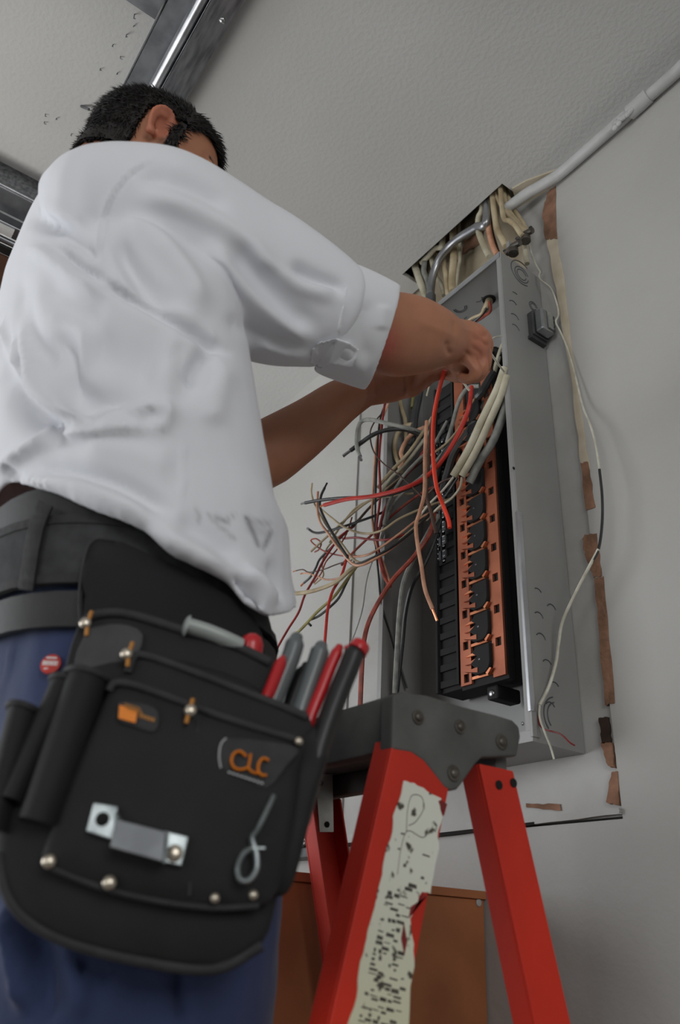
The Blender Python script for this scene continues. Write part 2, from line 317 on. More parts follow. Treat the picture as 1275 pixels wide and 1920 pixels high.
b = MB(); b.obox(onX(958, 462, PX1 - .005) + Vector((0, 0, 0)), (.004, 0, 0), (0, .010, 0), (0, 0, .008)); b.build('corner_tab', 'panel_grey', pan, bevel=.001)
# knock-outs on the right side (raised arcs)
def arc_ring(c, n, r, a0=0, a1=2 * PI, w=.0009, seg=26):
    n = Vector(n); u = Vector((0, 1, 0)) if abs(n.x) > .5 else Vector((1, 0, 0)); v = Vector((0, 0, 1)) if abs(n.z) < .5 else Vector((0, 1, 0)); c = Vector(c)
    return [c + u * math.cos(a0 + (a1 - a0) * k / seg) * r + v * math.sin(a0 + (a1 - a0) * k / seg) * r for k in range(seg + 1)]
def ko(px, py, radii, a0=0, a1=2 * PI, plane='R'):
    b = MB()
    if plane == 'R': c = onX(px, py, PX1 + .0002); n = (1, 0, 0)
    else: c = onZ(px, py, PZ1 - t - .0002); n = (0, 0, -1)
    for r in radii: b.tube(arc_ring(c, n, r, a0, a1), .0011, 5)
    return b.build('knockout', 'panel_groove', pan, smooth=True)
ko(978, 515, (.020, .0135), .3, 6.0); ko(978, 512, (.031,), .9, 5.2)
ko(1000, 575, (.012, .008), .2, 5.8); ko(962, 572, (.011,), .5, 2.6); ko(966, 558, (.013,), 1.1, 2.1); ko(965, 598, (.012,), .3, 2.4); ko(966, 618, (.012,), .3, 2.2)
for (x, y) in ((1008, 1115), (1034, 1145), (1010, 1160), (1014, 1200), (1026, 1250), (1040, 1292), (1032, 1330)): ko(x, y, (.011,), random.uniform(.2, .6), random.uniform(2.0, 2.8))
ko(1045, 1345, (.022, .03), 1.8, 3.9)
ko(862, 577, (.011, .015), .4, 3.6, 'T'); ko(895, 560, (.010,), .4, 2.6, 'T'); ko(880, 600, (.012,), 3, 5, 'T')
b = MB(); c = onZ(917, 562, PZ1 - t - .0004); b.tube(arc_ring(c, (0, 0, -1), .0135), .0016, 6); b.build('cable_bushing', 'black_plastic', pan, smooth=True)
MB().cyl(c + Vector((0, 0, .0002)), c - Vector((0, 0, .001)), .0125, 20).build('entry_hole', 'hole_black', pan)
for (x, y) in ((963, 878), (980, 1357)):
    p = onX(x, y, PX1); MB().dome(p, (1, 0, 0), .003, .002, 8).build('screw', 'screw_steel' if y > 1000 else 'hole_black', pan, smooth=True)
for (x, y) in ((900, 635), (893, 668)): MB().dome(onY(x, y, PY1 - t), (0, -1, 0), .004, .003, 8).build('screw', 'screw_steel', pan, smooth=True)
# printed rating label on the inner left wall
b = MB(); p = onX(745, 1025, PX0 + t + .0004)
def inner(px, py, dx=0): return onY(px, py, PY1 - t - .0006 - dx)
lab = MB().prism([inner(735, 1008), inner(752, 998), inner(755, 1047), inner(738, 1048)], (0, -.0004, 0)).build('rating_label', 'panel_dark', pan)
b = MB()
for i in range(6):
    y = 1008 + i * 6; b.prism([inner(738, y, .0005), inner(751 - (i % 3) * 4, y - 5, .0005), inner(751 - (i % 3) * 4, y - 3.6, .0005), inner(738, y + 1.4, .0005)], (0, -.0002, 0))
b.build('print', 'galvanised', lab)

# bus assembly (a raised black moulding with copper on top of it)
YC = .915                                   # front of the copper bars
XA = onY(824, 1303, .935).x; XB = onY(962, 1240, .935).x
BZ0 = onY(824, 1303, .935).z; BZ1 = 1.06
MB().box((XA, .935, BZ0), (XB, .992, BZ1)).build('bus_base', 'black_plastic', pan, bevel=.002)
xl0 = onY(864, 1265, YC).x
b = MB(); b.box((XA, .926, BZ0), (XA + .006, .935, BZ1)); b.build('left_rib', 'black_plastic', pan, bevel=.001)
b = MB(); b.box((xl0 - .018, .922, BZ0 + .004), (xl0 - .012, .935, BZ1)); b.build('left_rib', 'black_plastic', pan, bevel=.001)
b = MB(); b.box((XB - .005, .929, BZ0 + .01), (XB, .935, BZ1)); b.build('right_rib', 'black_plastic', pan, bevel=.001)
n = int((BZ1 - BZ0) / .030)
for x0, x1 in ((XA + .0075, xl0 - .0195), (XB - .020, XB - .007)):
    for k in range(n):
        z = BZ0 + .008 + k * .030
        MB().box((x0, .930, z), (x1, .9352, z + .013)).build('rib_tooth', 'black_plastic', pan, bevel=.001)
c0, c1 = onY(864, 1265, YC).x, onY(884, 1265, YC).x
e0, e1 = onY(925, 1265, YC).x, onY(948, 1265, YC).x
cz0, cz1 = onY(905, 1276, YC).z, 1.04
MB().box((c0 - .003, YC + .0052, cz0 - .006), (e1 + .003, .935, cz1 + .01)).build('bus_carrier', 'black_plastic', pan, bevel=.001)
rep = [onY(905, y, YC).z for y in (1238, 1176, 1116, 1058, 1003, 950, 900, 852, 806, 762)]
pitch = (rep[-1] - rep[0]) / (len(rep) - 1)
def slotted(x0, x1, z0, z1, holes, y0, y1, name):
    b = MB(); hz = sorted(holes); xs0 = x0 + (x1 - x0) * .30; xs1 = x1 - (x1 - x0) * .22; z = z0
    for h in hz:
        if h - .008 <= z or h + .008 >= z1: continue
        b.box((x0, y0, z), (x1, y1, h - .0075)); b.box((x0, y0, h - .0075), (xs0, y1, h + .0075)); b.box((xs1, y0, h - .0075), (x1, y1, h + .0075)); z = h + .0075
    b.box((x0, y0, z), (x1, y1, z1)); return b.build(name, 'copper', pan)
slotted(c0, c1, cz0, cz1, [z - pitch * .40 for z in rep], YC, YC + .005, 'bus_bar')
slotted(e0, e1, cz0, cz1, [z + pitch * .42 for z in rep], YC, YC + .005, 'bus_bar')
cw = e0 - c1
for k, z in enumerate(rep):
    zc_ = z - pitch * .45
    MB().box((c1 - .001, YC + .0006, zc_ - .0024), (e0 + .001, YC + .0046, zc_ + .0024)).build('cross_link', 'copper_bright', pan)
    # black moulded breaker mount, rounded towards the right bar, notched on the left
    h_ = pitch * .43; xr = e0 - .0005; pts = []
    for a in range(7):
        th = -PI / 2 + (PI / 2) * a / 6; pts.append((xr - cw * .35 + math.cos(th) * cw * .35, z - h_ + h_ * .8 + math.sin(th) * h_ * .8))
    pts += [(xr, z + h_), (c1 + cw * .38, z + h_ * .96), (c1 + cw * .18, z + h_ * .62), (c1 + cw * .42, z + h_ * .28), (c1 + cw * .10, z - h_ * .12), (c1 + cw * .30, z - h_ * .5), (c1 + cw * .12, z - h_ * .8), (c1 + cw * .35, z - h_)]
    MB().prism([(p[0], YC + .004, p[1]) for p in pts], (0, -.011, 0)).build('breaker_mount', 'black_plastic', pan, bevel=.0012)
    MB().box((c1 + cw * .5, YC - .0078, z - .001), (c1 + cw * .5 + .004, YC - .007, z + .0015)).build('mount_mark', 'galvanised_dull', pan)
    for s_, (dz, up) in enumerate(((.012, 1), (-.002, 1), (-.014, -1))):
        zz = z + dz; b = MB()
        b.prism([(c1 - .009, YC - .0004, zz), (c1 + cw * .45, YC - .0004, zz - .0045 + .003 * up), (c1 + cw * .45, YC - .0004, zz + .0045 + .003 * up)], (0, -.004 - .002 * s_, 0))
        b.build('stab', 'copper' if s_ else 'copper_bright', pan)
    b = MB(); b.prism([(e0 - .007, YC - .0004, z - h_ - .005), (e0 + .002, YC - .0004, z - h_ + .005), (e0 - .002, YC - .0004, z - h_ + .006), (e0 - .011, YC - .0004, z - h_ - .001)], (0, -.006, 0)); b.build('tab', 'copper_bright', pan)
# bottom foot with its screw
p = onY(922, 1300, .93)
MB().box((p.x - .012, .93, p.z - .010), (p.x + .014, .985, p.z + .014)).build('bus_foot', 'black_plastic', pan, bevel=.004)
MB().dome((p.x, .9298, p.z), (0, -1, 0), .0062, .003, 14).build('screw', 'screw_steel', pan, smooth=True)
# neutral bars with screws
for (pxl, pxr, y0, y1, mm) in ((815, 826, 1056, 820, 'galvanised_dull'), (829, 836, 1058, 820, 'galvanised_dull')):
    a = onY(pxl, y0, .93); c = onY(pxr, y0, .93); top = onY((pxl + pxr) / 2, y1, .93).z
    nb = MB().box((a.x, .93, a.z), (c.x, .945, top)).build('neutral_bar', mm, pan, bevel=.0008)
    k = 0; z = a.z + .006
    while z < top - .004:
        MB().dome(((a.x + c.x) / 2, .9298, z), (0, -1, 0), .0030, .002, 8).build('terminal_screw', 'screw_steel', nb, smooth=True); z += .0105
settle(pan)

# surge device on the right side of the panel
root = empty('surge_arrester', onX(1010, 620, PX1), 'small grey box with chrome ribbed cover fixed to the right side of the panel', 'electrical device')
c = onX(1003, 618, PX1); B_ = c + Vector((0, 0, 0))
MB().box((PX1, c.y - .021, c.z - .030), (PX1 + .014, c.y + .021, c.z + .030)).build('base', 'box_metal_grey', root, bevel=.002)
MB().box((PX1 + .014, c.y - .017, c.z - .027), (PX1 + .034, c.y + .017, c.z + .027)).build('cover', 'galvanised', root, bevel=.004)
MB().box((PX1 + .034, c.y - .002, c.z - .020), (PX1 + .037, c.y + .013, c.z + .022)).build('raised_panel', 'cable_grey', root, bevel=.001)
for k in range(4): MB().box((PX1 + .018, c.y + .017, c.z - .018 + k * .011), (PX1 + .034, c.y + .021, c.z - .011 + k * .011)).build('ridge', 'galvanised_dull', root, bevel=.001)
MB().box((PX1, c.y - .024, c.z - .038), (PX1 + .010, c.y + .020, c.z - .030)).build('lower_flange', 'box_metal_grey', root, bevel=.001)
settle(root)

# ================================================================== LADDER
XE = -.600; XF = -.955
lad = empty('step_ladder', (-.78, .58, ZF), 'orange fibreglass stepladder with a grey top cap and peeling label', 'ladder')
def onE(x, y, off=0): return onX(x, y, XE + off)
capP = [(738, 1302), (752, 1297), (800, 1303), (870, 1325), (930, 1340), (962, 1350), (974, 1362), (977, 1382), (970, 1418), (905, 1420), (893, 1432), (866, 1470), (858, 1480), (846, 1483), (834, 1476), (812, 1448), (795, 1427), (772, 1411), (735, 1405)]
b = MB(); pts = [onE(x, y) for x, y in capP]; b.prism(pts, (-.020, 0, 0)); b.build('cap_end', 'ladder_cap', lad, bevel=.0028, bseg=3, smooth=True)
b = MB(); b.box((XF, .488, .162), (XE - .02, .508, .217)); b.box((XF, .508, .196), (XE - .02, .664, .214)); b.box((XF, .645, .168), (XE - .02, .664, .196)); b.box((XF, .505, .165), (XF + .012, .65, .21))
b.build('cap', 'ladder_cap', lad, bevel=.003, smooth=True)
for (x, y, r) in ((783, 1345, .0075), (862, 1363, .0075), (940, 1391, .0085), (850, 1450, .0082)):
    p = onE(x, y); MB().cyl(p, p + Vector((.0016, 0, 0)), r, 18).build('rivet', 'rivet_grey', lad, bevel=.0005)
    MB().dome(p + Vector((.0015, 0, 0)), (1, 0, 0), r * .62, .003, 12).build('rivet', 'rivet_grey', lad, smooth=True)
def rail(y0t, y1t, zt0, y0b, y1b, zb, x, side, w_, name='rail'):
    # channel: web facing the end of the ladder, flanges turned inwards; runs from top (z=zt0) to the floor
    k = (ZF + .012 - zt0) / (zb - zt0); yt = (y0t, y1t); yb = (y0t + (y0b - y0t) * k, y1t + (y1b - y1t) * k); zf = ZF + .012
    th = .0035 * side; b = MB()
    def pr(ya, yb_, x0, x1):
        A = [(x0, ya[0], zt0), (x0, ya[1], zt0), (x0, yb_[1], zf), (x0, yb_[0], zf)]; b.prism(A, (x1 - x0, 0, 0))
    pr(yt, yb, x, x - th)
    pr((yt[0], yt[0] + .0035), (yb[0], yb[0] + .0035), x - th, x - w_ * side)
    pr((yt[1] - .0035, yt[1]), (yb[1] - .0035, yb[1]), x - th, x - w_ * side)
    o = b.build(name, 'ladder_red', lad, bevel=.0012)
    f = MB().box((min(x - w_ * side, x) - .002, yb[0] - .004, ZF + .0005), (max(x - w_ * side, x) + .002, yb[1] + .004, ZF + .03)).build('foot', 'black_plastic', lad, bevel=.003)
    return yb
s = .6 / .65
fr = (.4865, .5685, .172, .4265, .502, -.0612)
rail(*fr, XE - .001, 1, .030)
rail(*fr, XF + .001, -1, .030)
rr = (.6045, .655, .166, .6665, .717, -.0628)
rail(*rr, XE - .004, 1, .030)
rail(*rr, XF + .004, -1, .030)
for (x, y) in ((935, 1472), (962, 1468)):
    p = onX(x, y, XE - .004); MB().cyl(p, p + Vector((.0012, 0, 0)), .0048, 14).build('rivet', 'hole_black', lad)  # black discs standing in for the dark open holes of the rear rail
def rail_y(tp, z): k = (z - tp[2]) / (tp[5] - tp[2]); return tp[0] + (tp[3] - tp[0]) * k, tp[1] + (tp[4] - tp[1]) * k
for z in (-.12, -.42):
    a, c = rail_y(fr, z); MB().box((XF + .005, a + .004, z - .012), (XE - .005, c - .003, z + .012)).build('step', 'bracket_alu', lad, bevel=.002)
for z in (-.20, -.52):
    a, c = rail_y(rr, z); MB().box((XF + .008, a + .01, z - .012), (XE - .008, c - .01, z + .012)).build('rear_brace', 'bracket_alu', lad, bevel=.002)
sb = MB().prism([onX(x, y, XF + .0325) for x, y in [(590, 1452), (622, 1452), (624, 1560), (598, 1560)]], (.002, 0, 0)).build('spreader_bracket', 'bracket_alu', lad)
for (x, y) in ((601, 1468), (613, 1546)):
    p = onX(x, y, XF + .0345); MB().cyl(p, p + Vector((.001, 0, 0)), .004, 12).build('rivet', 'hole_black', sb)
# peeling label on the near front rail
LP = [(756, 1464), (775, 1468), (800, 1484), (826, 1497), (824, 1514), (829, 1532), (820, 1560), (822, 1592), (812, 1640), (806, 1676), (790, 1672), (776, 1705), (768, 1722), (775, 1770), (776, 1812), (768, 1850), (765, 1925), (650, 1925), (668, 1870), (672, 1820), (684, 1770), (690, 1740), (702, 1700), (706, 1678), (716, 1640), (722, 1600), (735, 1560), (736, 1530), (748, 1500)]
m = bpy.data.materials.new('label_print'); m.use_nodes = True; nt = m.node_tree; N = nt.nodes; L = nt.links; bs = N['Principled BSDF']; bs.inputs['Roughness'].default_value = .6
tc = N.new('ShaderNodeTexCoord'); no = N.new('ShaderNodeTexNoise'); no.inputs['Scale'].default_value = 70; no.inputs['Detail'].default_value = 5; L.new(tc.outputs['Object'], no.inputs[0])
vo = N.new('ShaderNodeTexVoronoi'); vo.feature = 'DISTANCE_TO_EDGE'; vo.inputs['Scale'].default_value = 120; vo.inputs['Randomness'].default_value = 1.0; L.new(tc.outputs['Object'], vo.inputs[0])
sx = N.new('ShaderNodeSeparateXYZ'); L.new(tc.outputs['Object'], sx.inputs[0])
mr = N.new('ShaderNodeMapRange'); mr.inputs[1].default_value = .06; mr.inputs[2].default_value = -.10; mr.inputs[3].default_value = 0; mr.inputs[4].default_value = 1; L.new(sx.outputs[2], mr.inputs[0])
r1 = N.new('ShaderNodeValToRGB'); r1.color_ramp.elements[0].position = 0.0; r1.color_ramp.elements[0].color = (1, 1, 1, 1); r1.color_ramp.elements[1].position = .09; r1.color_ramp.elements[1].color = (0, 0, 0, 1); L.new(vo.outputs[0], r1.inputs[0])
mm = N.new('ShaderNodeMath'); mm.operation = 'MULTIPLY'; mm.inputs[1].default_value = 0; L.new(r1.outputs[0], mm.inputs[0])
r2 = N.new('ShaderNodeValToRGB'); r2.color_ramp.elements[0].position = .60; r2.color_ramp.elements[0].color = (0, 0, 0, 1); r2.color_ramp.elements[1].position = .66; r2.color_ramp.elements[1].color = (1, 1, 1, 1); L.new(no.outputs[0], r2.inputs[0])
mx = N.new('ShaderNodeMath'); mx.operation = 'MAXIMUM'; L.new(mm.outputs[0], mx.inputs[0]); L.new(r2.outputs[0], mx.inputs[1])
m2 = N.new('ShaderNodeMix'); m2.data_type = 'RGBA'; m2.inputs[6].default_value = rgb(222, 224, 212); m2.inputs[7].default_value = rgb(206, 204, 168); L.new(mr.outputs[0], m2.inputs[0])
m3 = N.new('ShaderNodeMix'); m3.data_type = 'RGBA'; L.new(mx.outputs[0], m3.inputs[0]); L.new(m2.outputs[2], m3.inputs[6]); m3.inputs[7].default_value = rgb(72, 68, 56); L.new(m3.outputs[2], bs.inputs[0])
MT['label_print'] = m
MB().prism([onX(x, y, XE - .0008) for x, y in jag(LP, 1.6, 3, 9)], (.0009, 0, 0)).build('label', 'label_print', lad)
b = MB()
for q in ([(800, 1680), (792, 1676), (778, 1705), (766, 1722), (770, 1700)], [(822, 1502), (828, 1520), (832, 1530), (838, 1508), (826, 1500)], [(757, 1730), (763, 1765), (758, 1790), (752, 1760)]):
    b.prism([onX(x, y, XE + .0002) for x, y in q], (.0004, 0, 0))
b.build('label_tear', 'wire_darkred', lad)
rl_ = random.Random(4); b = MB()
def lx(y): return float(np.interp(y, [1500, 1640, 1780, 1925], [760, 728, 694, 664])), float(np.interp(y, [1500, 1640, 1710, 1780, 1925], [815, 800, 768, 766, 752]))
for y in range(1560, 1922, 9):
    a_, c_ = lx(y); dens = .12 if y < 1660 else .5; x = a_ + 6
    while x < c_ - 10:
        w_ = rl_.uniform(4, 15)
        if rl_.random() < dens:
            yy = y + rl_.uniform(-2.5, 2.5) + (x - a_) * .3; h_ = rl_.uniform(1.5, 8); q = [(x, yy), (x + w_, yy + w_ * .3 + rl_.uniform(-1, 1)), (x + w_ - rl_.uniform(0, 2), yy + w_ * .3 + h_), (x - rl_.uniform(0, 2), yy + h_)]
            b.prism([onX(u, v, XE + .0001) for u, v in q], (.0002, 0, 0))
        x += w_ + rl_.uniform(1, 5)
tag(b.build('worn_print', 'rivet_grey', lad), kind='stuff')
MB().tube(crv([onX(u, v, XE + .0001) for u, v in [(762, 1560), (764, 1520), (772, 1492), (790, 1494), (794, 1516), (780, 1540), (766, 1548)]], 5), .0004, 5).build('printed_outline', 'rivet_grey', lad)
MB().tube(crv([onX(u, v, XE + .0001) for u, v in [(745, 1640), (752, 1590), (764, 1558), (790, 1570), (800, 1566)]], 5), .0004, 5).build('printed_outline', 'rivet_grey', lad)
settle(lad)

# ================================================================== brown cabinet and meter box below
root = empty('brown_cabinet', (-1.2, .75, ZF), 'brown hardboard cabinet against the wall behind the ladder', 'cabinet')
zt_ = .075
MB().box((-1.55, .55, ZF), (-.997, .9975, zt_ - .012)).build('carcass', 'hardboard', root, bevel=.002)
MB().box((-1.555, .545, zt_ - .012), (-.992, .9985, zt_)).build('top', 'hardboard', root, bevel=.001)
b = MB().dome((-.996, .985, .058), (1, 0, 0), .006, .002); b.build('paint_chip', 'wall_paint', root)
settle(root)
root = empty('wall_box', (-1.47, .97, .15), 'dark grey metal wiring box low on the wall behind the pouch', 'electrical box')
p0 = onY(572, 1600, 1.0)
MB().box((-1.75, .955, .138), (-1.375, .999, .158)).build('lower_band', 'box_metal_grey', root, bevel=.002)
MB().box((-1.57, .950, .158), (-1.462, .999, .235)).build('cover', 'speckled_metal', root, bevel=.003)
settle(root)
# ================================================================== CABLES ABOVE THE PANEL
def cable(name, label, cat, m, pts, r, seg=8, n=6, flat=None, fl=1.0, group=None, tip=None, tipm='copper_bright', tiplen=.012):
    P = crv(pts, n)
    mb = MB().tube(P, r, seg, flat, fl)
    if tip is None:
        o = mb.build(name, m, smooth=True); return tag(o, label, cat, group)
    root = empty(name, P[0], label, cat, group)
    mb.build('insulation', m, root, smooth=True)
    d = (P[-1] - P[-3]).normalized(); rr = r[-1] if isinstance(r, list) else r
    MB().tube([P[-1] - d * .001, P[-1] + d * tiplen * .6, P[-1] + d * tiplen + Vector((0, 0, -.001))], rr * tip, 6).build('bare_end', tipm, root, smooth=True)
    settle(root); return root
def pY(pts, Y=None): return [onY(p[0], p[1], p[2] if len(p) > 2 else Y) for p in pts]
Zb = lambda pts: zc(850, 330, .1647, pts)
Zd = lambda pts: zc(750, 380, .1647, pts)
up = ZC + .12
def from_above(pts, Y):       # continue a ceiling cable up into the hole
    P = pY(pts, Y); a = P[0]; return [Vector((a.x, max(a.y, CY0 + .012), up))] + P
G = 'cables coming down from the ceiling hole'
T = [
 (Zb([(500, 100), (490, 200), (530, 290), (590, 400), (700, 520), (780, 620), (800, 660)]), .955, .0062, 'cable_tan', 'tan cable in the ceiling hole, left of the two that hug at the hole corner'),
 (Zb([(560, 90), (575, 200), (600, 330), (650, 430), (740, 540), (820, 640), (830, 670)]), .962, .0062, 'cable_tan', 'tan cable nearest the corner of the ceiling hole, running into the clamp'),
 (Zb([(590, 120), (640, 280), (700, 400), (780, 520), (850, 660)]), .975, .0055, 'cable_tan', 'rearmost tan cable at the right corner of the ceiling hole'),
 (Zb([(450, 250), (470, 430), (500, 600), (560, 720), (600, 800)]), .95, .0072, 'cable_tan', 'thick stained tan cable with a dark spot, entering the panel top'),
 (Zb([(400, 330), (395, 480), (410, 640), (450, 800), (500, 900)]), .955, .0066, 'wire_pink', 'brownish cable curving down just right of the pale grey one'),
 (Zb([(330, 350), (285, 480), (290, 640), (350, 800), (410, 920)]), .95, .0070, 'cable_white', 'pale grey cable bowing out leftmost of the right-hand cable group'),
 (Zb([(560, 420), (640, 510), (700, 560), (760, 650), (790, 680)]), .945, .0055, 'cable_tan', 'short tan cable arching over to the grey clamp above the panel corner'),
 (Zb([(430, 240), (440, 420), (420, 560), (450, 700), (500, 860)]), .97, .0055, 'wire_brown', 'dark brown cable behind the pale ones at the panel top'),
 (Zd([(170, 700), (190, 780), (230, 900), (270, 1000), (320, 1120)]), .955, .0090, 'cable_white', 'fat pale cable at the left corner of the ceiling hole'),
 (Zd([(280, 660), (270, 780), (310, 880), (330, 960), (360, 1060)]), .96, .0070, 'cable_grey', 'grey cable just left of the curved steel conduit'),
 (Zd([(350, 600), (370, 700), (400, 820), (450, 900), (490, 1000), (500, 1060)]), .972, .0060, 'cable_white', 'thin pale cable crossing behind the curved conduit'),
 (Zd([(500, 690), (520, 800), (530, 900), (540, 1010), (550, 1060)]), .965, .0062, 'cable_tan', 'tan cable dropping right of the curved conduit'),
 (Zd([(610, 520), (610, 640), (600, 760), (590, 900), (600, 1010)]), .968, .0092, 'cable_tan', 'fat tan cable in front of the plaster beside the curved conduit'),
 (Zd([(680, 600), (670, 700), (650, 820), (630, 960), (620, 1020)]), .978, .0045, 'cable_white', 'thin pale cable tucked behind the fat tan one'),
 (Zd([(480, 470), (400, 520), (330, 600), (240, 690)]), .958, .0070, 'cable_white', 'pale cable lying slantwise along the edge of the ceiling hole'),
 (Zd([(590, 300), (570, 420), (600, 560), (640, 700)]), .985, .0060, 'cable_grey', 'dark grey cable high in the shadow of the ceiling hole'),
 (Zd([(430, 560), (470, 620), (420, 700), (380, 760)]), .985, .0060, 'cable_tan', 'short tan cable looping in the shadow left of the conduit'),
]
for pts, Y, r, m, lab in T: cable('cable', lab, 'cable', m, from_above(pts, Y), r, 10)
root = empty('steel_conduit', onY(*Zd([(520, 520)])[0], .93), 'bare galvanised steel conduit arching into the left part of the panel top', 'conduit')
P = [Vector((onY(*Zd([(1010, 190)])[0], .955).x, .955, up - .01))] + pY(Zd([(985, 200), (870, 280), (720, 370), (600, 460), (500, 570), (420, 700), (370, 850), (350, 1000), (350, 1130)]), .945)
MB().tube(crv(P, 8), .0100, 14).build('pipe', 'galvanised', root, smooth=True)
MB().tube([P[-1] + Vector((0, 0, .02)), P[-1] - Vector((0, 0, .02))], .0125, 14).build('connector', 'galvanised_dull', root, smooth=True); settle(root)
# clamps on top of the box
for px, py, Y, lab in ((985, 445, .955, 'grey cable clamp at the rear right of the panel top'), (962, 468, .925, 'grey cable clamp at the front right of the panel top')):
    root = empty('cable_clamp', onY(px, py, Y), lab, 'clamp'); c = onY(px, py, Y)
    b = MB(); b.tube([c + Vector((-.02, 0, .004)), c + Vector((.0, 0, .010)), c + Vector((.02, 0, .004))], .007, 10); b.build('saddle', 'rivet_grey', root, smooth=True)
    MB().cyl(c - Vector((0, 0, .012)), c, .011, 14).build('collar', 'rivet_grey', root, smooth=True)
    for s in (-1, 1): MB().dome(c + Vector((s * .019, -.004, .010)), (0, 0, 1), .004, .004, 10).build('screw', 'screw_steel', root, smooth=True)
    settle(root)
cable('cable', 'two-core white cable leaving the rear clamp down behind the panel corner', 'cable', 'cable_white', pY(Zb([(800, 700), (815, 800), (825, 900), (840, 1000)]), .975), .0055)
# thin bell wire down the right side
P = pY(Zb([(850, 710), (880, 850), (940, 1010), (985, 1090), (975, 1140), (1000, 1190)]), .985) + pY([(1032, 540, .99), (1043, 566, .99), (1047, 590, .99), (1042, 604, .99), (1052, 625, .993), (1066, 660, .993), (1080, 710, .99), (1092, 760, .985), (1106, 795, .975), (1116, 830, .97), (1124, 880, .965), (1129, 930, .96), (1129, 980, .96), (1122, 1030, .955), (1106, 1060, .95), (1080, 1110, .945), (1055, 1165, .94), (1047, 1210, .94), (1043, 1240, .935), (1030, 1285, .92), (1012, 1322, .90)])
root = empty('thin_wire', P[0], 'long thin white wire hanging loosely down the right side of the panel', 'wire')
MB().tube(crv(P[:22], 6), .0019, 7).build('insulation', 'wire_white', root, smooth=True)
MB().tube(crv(P[19:], 6), [.0026 + 0 * i for i in range(len(crv(P[19:], 6)))], 7).build('jacket', 'wire_white', root, smooth=True)
MB().tube(crv(P[16:21], 6), .0023, 7).build('black_sleeve', 'wire_black', root, smooth=True)
q = P[-1]
MB().tube(crv([q] + pY([(1012, 1345, .895), (1022, 1375, .89), (1032, 1400, .888), (1039, 1424, .888)]), 5), .0016, 6).build('conductor', 'wire_white', root, smooth=True)
MB().tube(crv([q] + pY([(1010, 1350, .9), (1018, 1366, .9), (1050, 1376, .9), (1068, 1392, .905), (1078, 1398, .91)]), 5), .0012, 6).build('conductor', 'wire_darkred', root, smooth=True)
settle(root)
# cable entering through the top plate
c = onZ(917, 562, PZ1 - .003)
root = empty('feed_cable', c, 'stripped tan cable coming through the hole in the panel top, its wires bending left', 'cable')
P = [c + Vector((0, 0, .03)), c - Vector((0, 0, .004))] + pY(Zd([(1000, 1160), (960, 1240)]), .93)
MB().tube(crv(P, 5), [.0085] * 10 + [.0075] * (len(crv(P, 5)) - 10), 10).build('jacket', 'cable_tan', root, smooth=True)
for k, (m, pts) in enumerate((('wire_redbrown', [(1020, 1130), (1030, 1230), (960, 1290), (900, 1330), (800, 1370), (740, 1420)]), ('wire_black', [(990, 1200), (930, 1280), (860, 1340), (800, 1390), (760, 1440)]), ('cable_tan', [(960, 1200), (920, 1270), (830, 1310), (770, 1350), (700, 1390)]))):
    MB().tube(crv(pY(Zd(pts), .925 - .004 * k), 6), .0032, 7).build('conductor', m, root, smooth=True)
settle(root)
# ================================================================== LOOSE WIRES
def W(lab, m, pts, r, tip=None, tipm='copper_bright', flat=None, fl=1.0, n=6, seg=8, tl=.012, cat='wire', name='wire'):
    return cable(name, lab, cat, m, pY(pts), r, seg, n, flat, fl, None, tip, tipm, tl)
W('bright red wire hanging from the hand down to a cut end beside the neutral bar', 'wire_brightred', [(834, 694, .665), (830, 706, .67), (820, 745, .70), (813, 790, .735), (812, 850, .765), (818, 910, .79), (832, 950, .82), (841, 975, .82), (843, 990, .82)], .0036)
W('thick red wire sweeping left to a cut end under the forearm', 'wire_red', [(884, 725, .87), (880, 760, .86), (866, 800, .86), (835, 855, .85), (800, 893, .84), (758, 915, .82), (700, 930, .80), (650, 936, .78), (608, 947, .77)], .0042, .6)
W('thick black wire ending in a stripped stub beside the thick red wire', 'wire_black', [(800, 900, .86), (740, 925, .83), (690, 932, .81), (640, 934, .79), (600, 938, .78), (572, 943, .77)], .0036, .7, 'cable_grey')
W('dark grey rubber cable looping over and down at the left of the panel', 'cable_grey', [(792, 812, .92), (765, 803, .88), (730, 795, .85), (695, 787, .83), (676, 792, .82), (669, 815, .815), (669, 838, .81), (675, 856, .81)], .0046, .7, 'galvanised')
W('thick black cable reaching left to a frayed metal tip', 'wire_black', [(795, 820, .92), (762, 806, .88), (728, 806, .85), (700, 815, .83), (675, 832, .82), (657, 845, .81)], .0048, .75, 'galvanised', tl=.02)
W('black wire hanging nearly straight down left of the panel edge', 'wire_black', [(726, 748, .88), (712, 790, .86), (707, 860, .85), (704, 940, .85), (704, 1010, .86), (710, 1080, .88), (716, 1135, .89), (735, 1200, .92), (763, 1290, .95)], .0022)
W('dark red wire hanging beside the straight black one', 'wire_darkred', [(722, 752, .87), (716, 800, .85), (711, 860, .84), (713, 930, .84), (706, 990, .85), (712, 1040, .86), (722, 1075, .87), (730, 1096, .88)], .0026)
W('pinkish wire hanging between the black and dark red ones', 'wire_pink', [(730, 752, .87), (712, 800, .86), (704, 850, .85), (700, 920, .85), (698, 970, .855), (706, 1020, .86), (722, 1065, .87), (732, 1094, .88)], .0026)
W('pale pink wire hanging in front of the panel with a bare copper end', 'wire_pink', [(800, 790, .84), (797, 850, .83), (796, 920, .82), (787, 960, .82), (780, 985, .82), (783, 1020, .82), (790, 1060, .83), (797, 1105, .84), (811, 1142, .85)], .0036, .65, 'copper_bright', tl=.022)
W('brown wire running down between the pale pink and bright red wires', 'wire_brown', [(815, 760, .86), (806, 820, .85), (803, 880, .845), (800, 925, .845), (808, 960, .85), (818, 1000, .86)], .0032)
